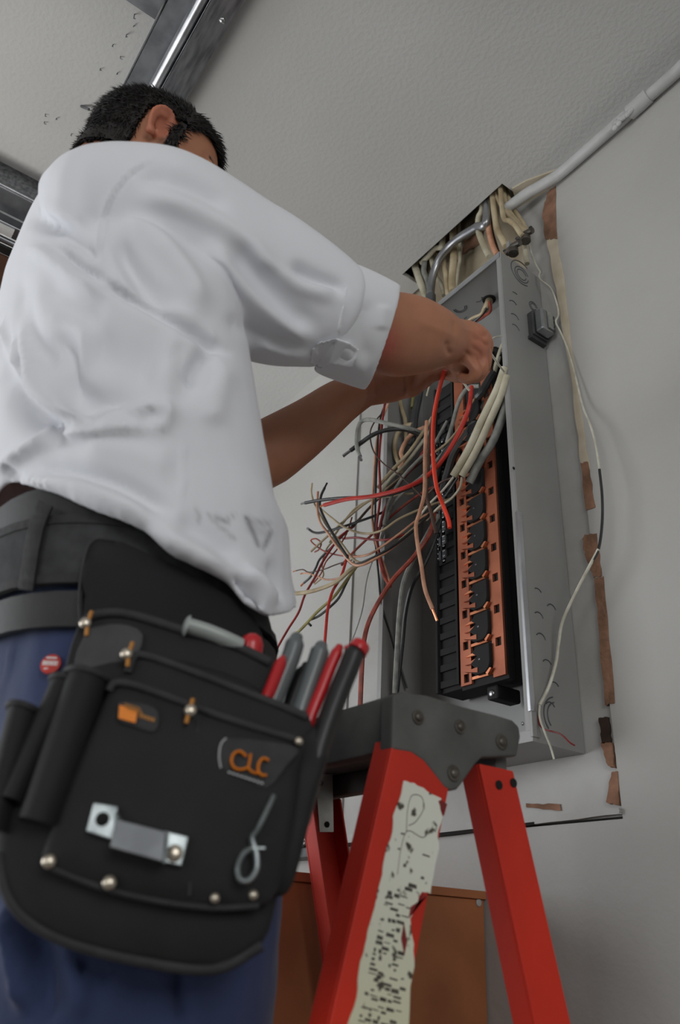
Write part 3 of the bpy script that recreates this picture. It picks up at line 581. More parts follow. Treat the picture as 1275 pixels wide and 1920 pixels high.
W('long rust-red cable curving down to the ladder cap', 'wire_redbrown', [(816, 955, .90), (806, 1000, .88), (775, 1045, .86), (738, 1085, .85), (712, 1125, .84), (692, 1165, .83), (682, 1205, .82), (678, 1260, .82), (675, 1330, .82)], .0046)
W('braided grey cable curving down inside the panel to its bottom left', 'cable_grey', [(822, 965, .90), (800, 1005, .89), (772, 1055, .88), (756, 1095, .88), (749, 1150, .89), (745, 1210, .90), (740, 1300, .91)], .0048)
W('thick black cable curving down beside the braided grey one', 'wire_black', [(826, 975, .91), (812, 1020, .91), (792, 1065, .90), (772, 1100, .90), (760, 1150, .91), (754, 1210, .92), (744, 1300, .93)], .0042)
W('thin grey wire wandering down the white strip left of the panel', 'cable_grey', [(730, 1000, .90), (704, 1040, .90), (688, 1085, .92), (680, 1140, .94), (668, 1180, .95), (656, 1210, .96)], .0015)
W('black wire of the looped bundle, its bare tip pointing up', 'wire_black', [(820, 948, .90), (780, 990, .86), (735, 1025, .83), (695, 1048, .81), (662, 1058, .80), (646, 1036, .79), (628, 1008, .785), (610, 975, .78), (600, 950, .78), (602, 930, .78), (609, 914, .78)], .0028, .7, 'hole_black')
W('tan wire of the looped bundle, upright tip left of the black tip', 'wire_pink', [(818, 955, .91), (785, 985, .87), (745, 1020, .84), (705, 1047, .815), (668, 1060, .80), (640, 1034, .79), (615, 1000, .785), (600, 978, .78), (595, 950, .78), (596, 922, .78)], .0027)
W('beige wire of the looped bundle with its bare tip highest', 'cable_tan', [(815, 960, .92), (770, 995, .87), (730, 1030, .84), (690, 1052, .82), (665, 1050, .81), (640, 1018, .80), (612, 985, .79), (592, 950, .79), (584, 925, .79), (585, 906, .79)], .0022)
W('tan wire rising from lower left into the bundle at mid height', 'cable_tan', [(775, 925, .90), (735, 930, .87), (695, 938, .85), (655, 968, .83), (620, 1000, .82), (598, 1020, .815), (583, 1034, .81)], .0024)
W('dark grey wire bent back at its left tip', 'wire_black', [(730, 955, .88), (700, 968, .85), (660, 982, .83), (625, 993, .82), (600, 999, .82), (588, 998, .82), (580, 993, .82)], .0028, 1.0, 'galvanised')
W('short red wire running level across the wire bundle', 'wire_darkred', [(760, 1002, .87), (725, 1012, .85), (690, 1011, .84), (668, 1008, .835), (642, 1010, .83)], .0024)
W('beige wire crossing the bundle from the neutral bar to upper left', 'cable_tan', [(845, 935, .92), (800, 950, .89), (750, 972, .86), (715, 995, .84), (680, 1000, .83), (645, 988, .82), (618, 968, .82), (602, 955, .82)], .0024)
W('pale wire sloping from the neutral bar down to the bundle', 'wire_pink', [(835, 950, .92), (790, 970, .89), (750, 1000, .86), (720, 1022, .85), (690, 1040, .84), (655, 1045, .83)], .0024)
W('thick beige wire pointing left behind the shirt tail', 'cable_tan', [(690, 1052, .83), (660, 1066, .81), (632, 1090, .80), (600, 1104, .79), (572, 1111, .785), (548, 1113, .78)], .0044)
W('thin crimson wire falling to the pouch behind the first plier handle', 'wire_darkred', [(665, 985, .84), (635, 1010, .82), (606, 1052, .81), (592, 1080, .80), (572, 1115, .79), (560, 1148, .785), (540, 1180, .78), (520, 1215, .775), (505, 1245, .77)], .0025)
W('olive wire sloping down behind the plier handles', 'wire_olive', [(672, 1058, .84), (648, 1090, .83), (625, 1120, .82), (595, 1147, .81), (572, 1172, .80), (554, 1190, .795)], .0030)
W('black wire curling to a cut end below the olive wire', 'wire_black', [(666, 1062, .85), (650, 1092, .84), (636, 1120, .83), (620, 1137, .82), (598, 1155, .815), (580, 1163, .81), (578, 1168, .81), (583, 1173, .81)], .0026)
W('red wire dropping straight down between the plier handles', 'wire_red', [(652, 1040, .83), (640, 1080, .82), (624, 1108, .81), (615, 1140, .80), (611, 1180, .79), (607, 1230, .785)], .0030)
W('thin orange wire with a hooked tip at the left of the bundle', 'wire_redbrown', [(668, 1042, .84), (640, 1042, .83), (612, 1035, .82), (596, 1026, .82), (583, 1014, .82), (592, 1010, .82), (602, 1018, .82), (598, 1030, .82), (590, 1035, .82)], .0017)
W('thin brown wire ending in a hook at far left', 'wire_brown', [(660, 1050, .84), (632, 1058, .83), (606, 1068, .82), (580, 1073, .82), (568, 1068, .82), (555, 1070, .82)], .0014, 1.0)
W('thin tan wire with a forked end under the brown hook', 'wire_pink', [(672, 1058, .84), (645, 1080, .83), (615, 1087, .82), (592, 1080, .82), (578, 1075, .82), (569, 1075, .82)], .0020, .8)
W('black wire dropping left to a short bare end', 'wire_black', [(672, 975, .84), (642, 1005, .83), (620, 1028, .825), (600, 1048, .82), (592, 1065, .82), (582, 1082, .82), (570, 1093, .82)], .0024, .9, 'copper_bright')
W('orange wire curling under the bundle at mid left', 'wire_redbrown', [(660, 970, .84), (650, 1000, .83), (632, 1030, .825), (612, 1052, .82), (602, 1075, .82), (588, 1093, .82)], .0017)
W('beige wire dropping steeply from the left group', 'cable_tan', [(660, 990, .85), (630, 1010, .84), (612, 1030, .83), (604, 1060, .825), (606, 1080, .82), (590, 1095, .82)], .0018)
W('rust wire end curving into the thick rust cable', 'wire_redbrown', [(702, 1010, .87), (712, 1050, .87), (720, 1080, .865), (732, 1100, .862)], .0032)
W('tan cable looping below the hand on the left wall of the panel', 'cable_tan', [(776, 795, .93), (758, 800, .92), (745, 815, .91), (740, 835, .91), (742, 855, .91), (748, 870, .91), (752, 885, .91)], .0052)
W('tan cable hanging from behind the hand', 'cable_tan', [(748, 745, .93), (754, 768, .93), (760, 790, .93), (762, 830, .93)], .0050)
W('second looped tan cable right of the first', 'wire_pink', [(800, 800, .93), (775, 812, .915), (760, 830, .91), (752, 850, .91), (756, 865, .91), (748, 885, .91)], .0050)
for k, (lab, m, pts, r) in enumerate((
    ('beige cable slanting from the panel middle down left, upper of the slanting set', 'cable_tan', [(815, 775, .93), (790, 815, .91), (765, 850, .89), (735, 882, .87), (708, 915, .86)], .0036),
    ('beige cable slanting down left, second of the slanting set', 'cable_white', [(812, 800, .93), (785, 838, .91), (758, 872, .89), (730, 900, .87), (702, 940, .86)], .0036),
    ('grey-white cable slanting down left, third of the slanting set', 'cable_grey', [(838, 790, .93), (812, 835, .91), (785, 862, .89), (755, 895, .87), (730, 940, .86), (720, 985, .86)], .0034),
    ('olive-grey cable slanting down left, lowest of the slanting set', 'cable_grey', [(860, 810, .94), (830, 850, .92), (795, 890, .90), (765, 915, .88), (735, 950, .87), (715, 1010, .865)], .0036),
    ('red wire slanting down left under the beige set', 'wire_darkred', [(815, 800, .93), (800, 835, .91), (780, 870, .89), (750, 905, .87), (720, 960, .86), (708, 1010, .86)], .0032),
    ('dark brown wire slanting down left behind the beige set', 'wire_brown', [(820, 830, .94), (790, 865, .92), (760, 890, .90), (720, 925, .88), (690, 955, .87), (660, 990, .86)], .0028),
    ('beige wire slanting far left below the forearm', 'cable_tan', [(770, 880, .92), (740, 905, .89), (700, 935, .87), (668, 952, .86), (640, 985, .85), (618, 1018, .84)], .0026),
    ('rust wire running beside the black wire in the slanting set', 'wire_redbrown', [(830, 905, .93), (790, 925, .90), (745, 958, .88), (700, 1000, .86), (668, 1030, .85), (640, 1060, .84)], .0026))):
    W(lab, m, pts, r)
W('thin brown wire arcing from the hand across to the panel middle', 'wire_brown', [(716, 775, .86), (700, 795, .84), (694, 815, .835), (700, 845, .83), (720, 870, .835), (750, 892, .84), (790, 930, .85), (810, 960, .86)], .0016)
W('grey cable arching over beneath the right hand', 'cable_grey', [(898, 724, .90), (880, 726, .89), (868, 738, .885), (858, 760, .88), (850, 790, .885), (838, 830, .89)], .0042)
W('short white wire end sticking out under the right hand', 'wire_white', [(868, 716, .84), (874, 724, .85), (880, 732, .86)], .0022)
W('black cable running diagonally behind the thick red wire', 'wire_black', [(905, 745, .93), (880, 790, .925), (850, 830, .92), (825, 870, .92), (812, 920, .92)], .0075)
W('slate rubber cable beside the flat white cables', 'box_metal_grey', [(930, 725, .93), (905, 765, .92), (878, 810, .915), (852, 850, .91), (840, 885, .91), (830, 920, .915)], .0080)
W('black cable behind the wires at the top of the panel middle', 'wire_black', [(835, 740, .95), (838, 790, .95), (830, 830, .95), (822, 880, .95)], .011)
W('second black cable beside the grey arch', 'wire_black', [(860, 735, .955), (862, 780, .955), (850, 830, .955), (842, 870, .955)], .010)
W('grey plastic cable standing up behind the left hand', 'box_metal_grey', [(790, 700, .94), (786, 740, .94), (778, 780, .935), (775, 812, .93), (770, 835, .93)], .0085)
W('cream cable tip pointing down between the hands', 'cable_white', [(812, 700, .90), (806, 720, .895), (800, 742, .89)], [.006 - .0006 * min(i, 7) for i in range(13)])
W('olive-white cable behind the left fingertips', 'wire_olive', [(784, 690, .95), (778, 730, .95), (774, 765, .945)], .0060)
W('pale wire curving right beside the thick red wire', 'cable_tan', [(892, 745, .90), (878, 765, .89), (862, 800, .88), (838, 830, .87), (812, 850, .86), (803, 856, .86)], .0022)
# flat white cables
for lab, pts, r in (
    ('flat white cable, leftmost of the three across the copper bus', [(946, 690, .885), (932, 730, .882), (905, 785, .88), (880, 840, .875), (850, 893, .87)], .0074),
    ('flat white cable, middle of the three across the copper bus', [(950, 705, .887), (940, 740, .885), (918, 790, .884), (893, 845, .88), (866, 893, .876)], .0068),
    ('grey flat cable, rightmost of the three across the copper bus', [(955, 740, .90), (944, 775, .90), (925, 825, .898), (900, 865, .896), (880, 905, .894)], .0078)):
    cable('flat_cable', lab, 'cable', 'cable_white' if 'white' in lab else 'cable_grey', pY(pts), r, 10, 6, (0, -1, .2), 1.0)
for lab, pts, m in (('bare pale conductor spilling from the leftmost flat cable', [(851, 894, .87), (830, 920, .872), (805, 945, .876), (785, 970, .88)], 'wire_white'), ('dark conductor spilling from the middle flat cable', [(858, 896, .872), (846, 915, .874), (836, 930, .88)], 'wire_black'),
    ('pale conductor curling down from the middle flat cable', [(866, 895, .876), (862, 915, .878), (846, 935, .884), (824, 950, .89), (800, 975, .895)], 'cable_white'),
    ('brown conductor under the flat cables', [(848, 896, .874), (826, 905, .88), (800, 930, .885), (790, 960, .89)], 'wire_brown')):
    cable('conductor', lab, 'wire', m, pY(pts), .0024)
# cable entering the far side below the hand
W('white cable passing behind the top of the flat cables', 'cable_white', [(948, 640, .93), (940, 655, .93), (922, 710, .925), (908, 740, .92)], .0052)
W('black cable gland behind the white wire at the right hand', 'hole_black', [(925, 662, .945), (938, 668, .94), (946, 672, .94)], .014)
W('thin white wire leaving the fingers to the right and down', 'wire_white', [(905, 650, .76), (914, 655, .765), (924, 668, .78), (936, 685, .81), (945, 697, .84)], [.0026 - .00004 * i for i in range(25)])
W('very thin pale wire curving up from the fingers to the panel edge', 'wire_white', [(905, 648, .76), (918, 638, .78), (928, 632, .80), (941, 630, .83)], .0013)
W('black braid of wire strands below the right hand', 'wire_black', [(925, 700, .92), (915, 715, .91), (904, 735, .90), (895, 745, .90)], .0080)
# ================================================================== PERSON
mat('shirt_cotton', rgb(216, 218, 224), .85, bump=.12, bscale=420, bdist=.0006, sheen=.15)
mat('cuff_cotton', rgb(220, 222, 227), .85, bump=.10, bscale=400, bdist=.0006, sheen=.15)
mat('trouser_navy', rgb(46, 60, 100), .85, c2=rgb(34, 44, 76), nscale=10, nfac=.7, bump=.25, bscale=260, bdist=.001, sheen=.1)
mat('undershirt_black', rgb(20, 20, 22), .9, c2=rgb(30, 30, 33), nscale=10, nfac=.7, bump=.3, bscale=200)
mat('black_leather', rgb(24, 24, 25), .6, c2=rgb(34, 34, 35), nscale=30, nfac=.8, bump=.2, bscale=160, bdist=.001)
mat('webbing', rgb(58, 59, 61), .85, c2=rgb(40, 41, 43), nscale=60, nfac=.8, bump=.4, bscale=300, bdist=.001)
mat('hair_black', rgb(24, 20, 19), .55)
mat('boot_leather', rgb(40, 34, 30), .6, bump=.2, bscale=80)
def vcol_mat(name, rough, sss, bump, bscale, bdist=.0006, sheen=0):
    m = mat(name, (1, 1, 1, 1), rough, bump=bump, bscale=bscale, bdist=bdist, sss=sss, sheen=sheen)
    nt = m.node_tree; a = nt.nodes.new('ShaderNodeAttribute'); a.attribute_name = 'tint'
    n = nt.nodes.new('ShaderNodeTexNoise'); n.inputs['Scale'].default_value = 45; n.inputs['Detail'].default_value = 5
    tc = nt.nodes.new('ShaderNodeTexCoord'); nt.links.new(tc.outputs['Object'], n.inputs[0])
    mr = nt.nodes.new('ShaderNodeMapRange'); mr.inputs[3].default_value = .86; mr.inputs[4].default_value = 1.12; nt.links.new(n.outputs[0], mr.inputs[0])
    mx = nt.nodes.new('ShaderNodeVectorMath'); mx.operation = 'SCALE'; nt.links.new(a.outputs['Color'], mx.inputs[0]); nt.links.new(mr.outputs[0], mx.inputs['Scale'])
    nt.links.new(mx.outputs[0], nt.nodes['Principled BSDF'].inputs['Base Color']); return m
vcol_mat('skin', .55, .12, .25, 220)
def unit(v): return v / (np.linalg.norm(v) + 1e-12)
def limb(R, seg=28, sq=2.0):
    """R: list of (px, py, depth, half-width px, half-thickness m) -> rings across the limb axis"""
    C = [np.array(dep(a[0], a[1], a[2])) for a in R]; out = []
    for i, a in enumerate(R):
        t = unit(C[min(i + 1, len(C) - 1)] - C[max(i - 1, 0)]); v = unit(C[i])
        e1 = unit(np.cross(t, v)); e2 = unit(np.cross(t, e1)); r1 = a[3] * a[2] / F_PX; r2 = a[4]; ring = []
        for k in range(seg):
            th = 2 * PI * k / seg; c, s_ = math.cos(th), math.sin(th)
            ring.append(Vector(C[i] + e1 * r1 * np.sign(c) * abs(c) ** (2 / sq) + e2 * r2 * np.sign(s_) * abs(s_) ** (2 / sq)))
        out.append(ring)
    return out
def limbUL(R, seg=28, viewcut=0.0):
    """R: (Ux,Uy,Lx,Ly,depthU,depthL,half-thickness)"""
    out = []
    C = [(np.array(dep(a[0], a[1], a[4])) + np.array(dep(a[2], a[3], a[5]))) / 2 for a in R]
    for i, a in enumerate(R):
        U = np.array(dep(a[0], a[1], a[4])); Lw = np.array(dep(a[2], a[3], a[5])); e1 = (U - Lw) / 2
        t = unit(C[min(i + 1, len(C) - 1)] - C[max(i - 1, 0)]); e2 = unit(np.cross(t, unit(e1))); ring = []
        if viewcut: v_ = unit(C[i]); v_ = v_ * (1 if v_ @ e2 > 0 else -1); e2 = unit(e2 * (1 - viewcut) + unit(v_ - unit(e1) * (v_ @ unit(e1))) * viewcut)
        for k in range(seg):
            th = 2 * PI * k / seg; ring.append(Vector(C[i] + e1 * math.cos(th) + e2 * a[6] * math.sin(th)))
        out.append(ring)
    return out
def smooth_rings(rings, n=3):
    k = len(rings[0]); cols = [crv([r[j] for r in rings], n) for j in range(k)]
    return [[cols[j][i] for j in range(k)] for i in range(len(cols[0]))]
def domed(rings, f=.5):      # close both ends softly
    def end(r, d):
        c = sum(r, Vector()) / len(r); o = []
        for s, h in ((.86, .45), (.55, .85), (.15, 1.0)): o.append([c + (p - c) * s + d * h for p in r])
        return o
    c0 = sum(rings[0], Vector()) / len(rings[0]); c1 = sum(rings[1], Vector()) / len(rings[0]); cz = sum(rings[-1], Vector()) / len(rings[0]); cy = sum(rings[-2], Vector()) / len(rings[0])
    r0 = (rings[0][0] - c0).length; r1 = (rings[-1][0] - cz).length
    return end(rings[0], (c0 - c1).normalized() * r0 * f)[::-1] + rings + end(rings[-1], (cz - cy).normalized() * r1 * f)
def bodyring(cx_, cy_, z, ax, ay, yaw=0, seg=40, sq=2.3):
    c, s = math.cos(yaw), math.sin(yaw); o = []
    for k in range(seg):
        th = 2 * PI * k / seg; a, b = math.cos(th), math.sin(th)
        u = ax * math.copysign(abs(a) ** (2 / sq), a); v = ay * math.copysign(abs(b) ** (2 / sq), b)
        o.append(Vector((cx_ + u * c - v * s, cy_ + u * s + v * c, z)))
    return o
def fitring(x0, y0, z, ax, ay, yaw, Lc, Rc, seg=40, sq=2.3):
    """slide and scale a horizontal ring so its outline meets the silhouette (piecewise px curves x(y))"""
    lat = np.array([.562, .827]); k = 1.0; s = 0.0
    fx = lambda C, y: float(np.interp(y, [p[1] for p in C], [p[0] for p in C]))
    for _ in range(25):
        r = bodyring(x0 + lat[0] * s, y0 + lat[1] * s, z, ax * k, ay * k, yaw, seg, sq)
        P = [proj(p) for p in r]; a = min(P); b = max(P); tl, tr = fx(Lc, a[1]), fx(Rc, b[1])
        k *= ((tr - tl) / (b[0] - a[0])) ** .6; s += .5 * ((tl + tr) / 2 - (a[0] + b[0]) / 2) / 1600
    return r
def remesh(mb, voxel, smooth=4, name='tmp'):
    me = bpy.data.meshes.new(name); me.from_pydata(mb.v, [], mb.f); me.validate()
    bm = bmesh.new(); bm.from_mesh(me); bmesh.ops.recalc_face_normals(bm, faces=bm.faces); bmesh.ops.triangulate(bm, faces=[f for f in bm.faces if len(f.verts) > 4]); bm.to_mesh(me); bm.free()
    o = bpy.data.objects.new(name, me); COL.objects.link(o)
    m = o.modifiers.new('r', 'REMESH'); m.mode = 'VOXEL'; m.voxel_size = voxel; m.adaptivity = 0
    if smooth: s = o.modifiers.new('s', 'SMOOTH'); s.iterations = smooth; s.factor = .5
    dg = bpy.context.evaluated_depsgraph_get(); me2 = bpy.data.meshes.new_from_object(o.evaluated_get(dg)); bpy.data.objects.remove(o); return me2
def getv(me): a = np.empty(len(me.vertices) * 3, np.float32); me.vertices.foreach_get('co', a); return a.reshape(-1, 3).astype(float)
def setv(me, a): me.vertices.foreach_set('co', a.astype(np.float32).ravel()); me.update()
def getn(me): a = np.empty(len(me.vertices) * 3, np.float32); me.vertex_normals.foreach_get('vector', a); return a.reshape(-1, 3).astype(float)
def dist_poly(px, py, pts):
    """distance to polyline in px, parameter 0..1, and signed side"""
    best = np.full(px.shape, 1e9); side = np.zeros(px.shape); tt = np.zeros(px.shape)
    L = [0]
    for i in range(len(pts) - 1): L.append(L[-1] + math.dist(pts[i][:2], pts[i + 1][:2]))
    for i in range(len(pts) - 1):
        ax, ay = pts[i][:2]; bx, by = pts[i + 1][:2]; dx, dy = bx - ax, by - ay; l2 = dx * dx + dy * dy
        t = np.clip(((px - ax) * dx + (py - ay) * dy) / l2, 0, 1); ex = px - (ax + t * dx); ey = py - (ay + t * dy); d = np.hypot(ex, ey)
        m = d < best; best = np.where(m, d, best); side = np.where(m, np.sign(dx * ey - dy * ex), side); tt = np.where(m, (L[i] + t * math.sqrt(l2)) / L[-1], tt)
    return best, tt, side
def sculpt(me, strokes, gain=1.0):
    """strokes: (points px, width px, amplitude m[, 'step']); applied to the surface that faces the viewer; steps drop one side"""
    for st in strokes:
        co = getv(me); no = getn(me); px, py = projn(co); face = -(no * (co / np.linalg.norm(co, axis=1)[:, None])).sum(1)
        pts = [tuple(p) for p in crv([Vector((a, b, 0)) for a, b in st[0]], 5)] if len(st[0]) > 2 else st[0]
        d, t, side = dist_poly(px, py, pts); fade = np.clip(np.minimum(t, 1 - t) * 5, 0, 1); fade = fade * fade * (3 - 2 * fade)
        fade = fade * .9 + .1 * (np.minimum(t, 1 - t) > .001)
        if len(st) > 3: prof = np.exp(-(d / st[1]) ** 2) * np.where(side > 0, 1, 0) * 1.0
        else: prof = np.exp(-(d / st[1]) ** 2)
        a = prof * fade * st[2] * gain * np.clip(face * 3, 0, 1)
        co += no * a[:, None]; setv(me, co)
def relax(me, n):
    e = np.empty(len(me.edges) * 2, np.int32); me.edges.foreach_get('vertices', e); e = e.reshape(-1, 2); co = getv(me); cnt = np.bincount(e.ravel(), minlength=len(co))[:, None]
    for _ in range(n):
        a = np.zeros_like(co)
        for j in range(3): a[:, j] = np.bincount(e[:, 0], co[e[:, 1], j], len(co)) + np.bincount(e[:, 1], co[e[:, 0], j], len(co))
        co = co * .45 + .55 * a / np.maximum(cnt, 1)
    setv(me, co)
def finish(me, name, m, parent, smooth=True):
    o = bpy.data.objects.new(name, me); COL.objects.link(o); me.materials.clear(); me.materials.append(MT[m]); me.polygons.foreach_set('use_smooth', [smooth] * len(me.polygons))
    if parent: o.parent = parent
    return o
def setcol(me, col):
    at = me.color_attributes.new('tint', 'FLOAT_COLOR', 'POINT'); at.data.foreach_set('color', np.hstack([col, np.ones((len(col), 1))]).astype(np.float32).ravel())

man = empty('person', (-.80, .12, ZF), 'electrician in a white shirt and dark trousers reaching into the breaker panel, seen from behind', 'person')
# ---------------- silhouettes in the photograph
SL = [(168, 325), (98, 382), (54, 440), (12, 545), (-12, 640), (-25, 760), (-34, 860), (-30, 920)]
SR = [(300, 300), (400, 420), (430, 560), (462, 660), (482, 790), (500, 900), (526, 985), (554, 1070), (574, 1135)]
TL = [(-14, 900), (-30, 1000), (-45, 1150), (-70, 1400), (-90, 1700), (-110, 2100), (-150, 2600)]
TR = [(440, 1000), (470, 1120), (492, 1200), (508, 1300), (524, 1450), (532, 1640), (528, 1760), (522, 1920), (500, 2200), (480, 2600)]
def interp(Z, z): return [float(np.interp(z, [q[0] for q in Z], [q[i] for q in Z])) for i in range(1, len(Z[0]))]
# torso axis: z, x, y, ax, ay
AX = [(.0, -.81, .24, .155, .135), (.2, -.82, .26, .160, .140), (.36, -.765, .27, .19, .15), (.46, -.76, .22, .19, .14), (.60, -.77, .19, .19, .13), (.70, -.79, .18, .19, .12), (.76, -.80, .17, .18, .115)]
# ---------------- BODY: one continuous skin
hF = np.array(unit(np.array([.14, .95, -.20]))); hU = unit(np.array([0, 0, 1.0]) - hF * hF[2]); hR = np.cross(hF, hU)
hU = unit(hU - hR * .05); hR = np.cross(hF, hU)
HC = np.array(dep(305, 256, 1.10)) - hR * .060
HS = .95
def H(f, r, u): return Vector(HC + (hF * f + hR * r + hU * u) * HS)
def headrings(off=0.0, W=1.0):
    S = [(-.122, .040, -.010, .024), (-.112, .066, -.030, .040), (-.095, .080, -.045, .051), (-.075, .084, -.058, .060), (-.05, .086, -.072, .067), (-.025, .087, -.086, .071), (0, .084, -.096, .0745), (.018, .089, -.101, .076), (.035, .093, -.103, .0765), (.055, .091, -.102, .0755), (.075, .084, -.096, .071), (.092, .072, -.084, .062), (.106, .052, -.064, .048), (.115, .030, -.040, .030), (.119, .010, -.014, .010)]
    out = []
    for u, f, b, w_ in S:
        ring = []
        for k in range(40):
            th = 2 * PI * k / 40; c, s = math.cos(th), math.sin(th); ext = (f + off) if c > 0 else -(b - off)
            q = 2.25; cc = math.copysign(abs(c) ** (2 / q), c); ss = math.copysign(abs(s) ** (2 / q), s)
            ring.append(H(cc * ext, ss * (w_ + off) * W, u + (off if u > .1 else 0)))
        out.append(ring)
    return out
B = MB()
B.loft(headrings())
# neck
def nring(c, a, b): return [Vector(c) + Vector((math.cos(2 * PI * k / 28) * a, math.sin(2 * PI * k / 28) * b, 0)) for k in range(28)]
hb = HC + hU * -.05 - hF * .035
B.loft([nring(Vector(hb) + Vector((0, 0, .03)), .052, .055), nring(Vector(hb) + Vector((0, -.005, -.03)), .055, .058), nring(Vector(hb) + Vector((-.01, -.012, -.09)), .062, .062), nring((-.78, .135, .80), .072, .062), nring((-.78, .16, .74), .10, .07)])
# torso and pelvis, slimmer than the clothes
tr = []
for z in (.10, .16, .22, .3, .4, .5, .6, .68, .74, .78):
    x, y, a, b = interp(AX, z); k = .62 if z < .6 else .62 - (z - .6) * 1.3; tr.append(bodyring(x, y, z, a * k, b * k))
B.loft(tr)
# legs and feet (inside the trousers)
LEG = {}
for s, hx in ((1, -.74), (-1, -.875)):
    pts = [(hx, .23, .10, .060), (hx, .22, -.02, .062), (hx, .20, -.16, .070), (hx, .18, -.28, .056), (hx, .16, -.42, .056), (hx, .13, -.56, .044), (hx, .11, -.66, .038)]
    LEG[s] = pts; B.loft([nring(p[:3], p[3], p[3] * 1.05) for p in pts])
    B.loft([[Vector((hx + math.cos(t) * a, y, -.70 + math.sin(t) * h)) for t in [2 * PI * k / 20 for k in range(20)]] for y, a, h in ((.05, .02, .02), (.07, .032, .04), (.12, .036, .045), (.20, .040, .035), (.26, .040, .025), (.29, .02, .012))])
# right arm
RA = [(245, 415, .93, 66, .046), (330, 455, .94, 62, .045), (430, 510, .945, 64, .046), (540, 560, .98, 66, .046), (640, 600, 1.01, 78, .050), (700, 618, 1.045, 74, .042), (745, 628, 1.075, 78, .045), (785, 630, 1.10, 71, .045), (820, 634, 1.13, 56, .040), (845, 640, 1.155, 43, .032)]
B.loft(domed(smooth_rings(limb(RA), 3), .4))
# right hand: back of the hand, bent down at the wrist
B.loft(domed(smooth_rings(limb([(838, 636, 1.150, 41, .030), (856, 640, 1.165, 42, .031), (872, 646, 1.18, 45, .034), (888, 652, 1.19, 43, .033)]), 3), .5))
def finger(pts, r0, r1, nb=4):
    P = crv([dep(*p) for p in pts], nb); n = len(P); B.tube(P, [r0 + (r1 - r0) * i / (n - 1) for i in range(n)], 12)
    B.dome(P[-1], P[-1] - P[-2], r1, r1 * .8, 12)
finger([(866, 668, 1.165), (886, 684, 1.158), (893, 700, 1.158), (880, 711, 1.165), (866, 708, 1.175)], .0095, .0078)
finger([(876, 660, 1.18), (900, 672, 1.172), (905, 694, 1.172), (893, 708, 1.18), (880, 706, 1.19)], .0100, .0085)
finger([(880, 645, 1.195), (908, 655, 1.19), (911, 680, 1.19), (902, 698, 1.20), (890, 700, 1.21)], .0102, .0088)
finger([(876, 622, 1.205), (902, 624, 1.20), (914, 642, 1.205), (912, 662, 1.215), (902, 675, 1.225)], .0105, .0085)
finger([(862, 648, 1.215), (876, 668, 1.235), (892, 682, 1.24), (904, 684, 1.235)], .012, .0095)
B.dome(dep(862, 680, 1.185), ray(862, 690) * -1, .020, .012, 14); B.loft(domed(limb([(848, 668, 1.20, 22, .02), (866, 684, 1.205, 24, .02), (884, 690, 1.205, 20, .02)]), .5))
# left arm and hand
LA = [(150, 640, 1.15, 50, .045), (170, 740, 1.16, 54, .045), (270, 840, 1.15, 60, .05), (400, 880, 1.14, 66, .052), (488, 856, 1.15, 64, .050), (540, 825, 1.165, 58, .047), (590, 790, 1.18, 50, .042), (640, 752, 1.20, 42, .035), (680, 732, 1.215, 33, .028)]
B.loft(domed(smooth_rings(limb(LA), 3), .4))
B.loft(domed(smooth_rings(limb([(675, 734, 1.215, 30, .026), (705, 726, 1.225, 33, .030), (735, 720, 1.235, 34, .034), (762, 713, 1.245, 31, .032)]), 3), .5))
finger([(750, 738, 1.225), (776, 733, 1.215), (792, 718, 1.22), (790, 702, 1.235)], .0098, .0082)
finger([(760, 728, 1.235), (788, 724, 1.228), (806, 708, 1.232), (802, 695, 1.245)], .0098, .0085)
finger([(765, 716, 1.245), (795, 713, 1.24), (820, 703, 1.235), (832, 696, 1.235)], .0098, .0085)
finger([(768, 706, 1.255), (800, 700, 1.25), (835, 702, 1.235), (858, 708, 1.22), (874, 708, 1.215)], .0100, .0085)
finger([(735, 700, 1.26), (775, 690, 1.27), (820, 688, 1.265), (852, 694, 1.255)], .0120, .0095)
# ear, nose, brows, lips, eyelids
def E_(th, rr, out, sgn):   # ear: a tilted oval plane that stands off the head at the back
    a_, b_ = math.cos(th), math.sin(th); wd = .0195 * (1 - .28 * max(0, -a_)); bx = b_ * wd * rr
    return H(-.008 - bx * .80 + a_ * .004, sgn * (.0825 + out + bx * .55), -.003 + a_ * .0325 * rr)
for sgn in (1, -1):
    B.tube([E_(th, 1.0, .003, sgn) for th in [-.7 + 4.1 * k / 24 for k in range(25)]], .0036, 8)
    B.tube([E_(th, .58, .0015, sgn) for th in [.1 + 2.7 * k / 14 for k in range(15)]], .0028, 8)
    n_e = 24; o1 = [E_(2 * PI * k / n_e, .97, .0015, sgn) for k in range(n_e)]; o2 = [E_(2 * PI * k / n_e, .93, -.006, sgn) for k in range(n_e)]; o0 = [E_(2 * PI * k / n_e, .45, -.0045, sgn) for k in range(n_e)]
    B.loft([o2, o1, o0])
    lb = E_(2.9, .9, .002, sgn); B.dome(lb - Vector(hR) * sgn * .005, Vector(hR) * sgn, .0085, .009, 12)
    tg = H(.010, sgn * .074, -.008); B.dome(tg, Vector(hR) * sgn - Vector(hF) * .5, .006, .009, 10)
B.loft([[H(.080, -.012, .012), H(.080, .012, .012), H(.092, 0, .012)], [H(.080, -.013, -.005), H(.080, .013, -.005), H(.103, 0, -.005)], [H(.078, -.017, -.026), H(.078, .017, -.026), H(.114, 0, -.026)], [H(.076, -.018, -.038), H(.076, .018, -.038), H(.104, 0, -.037)]])
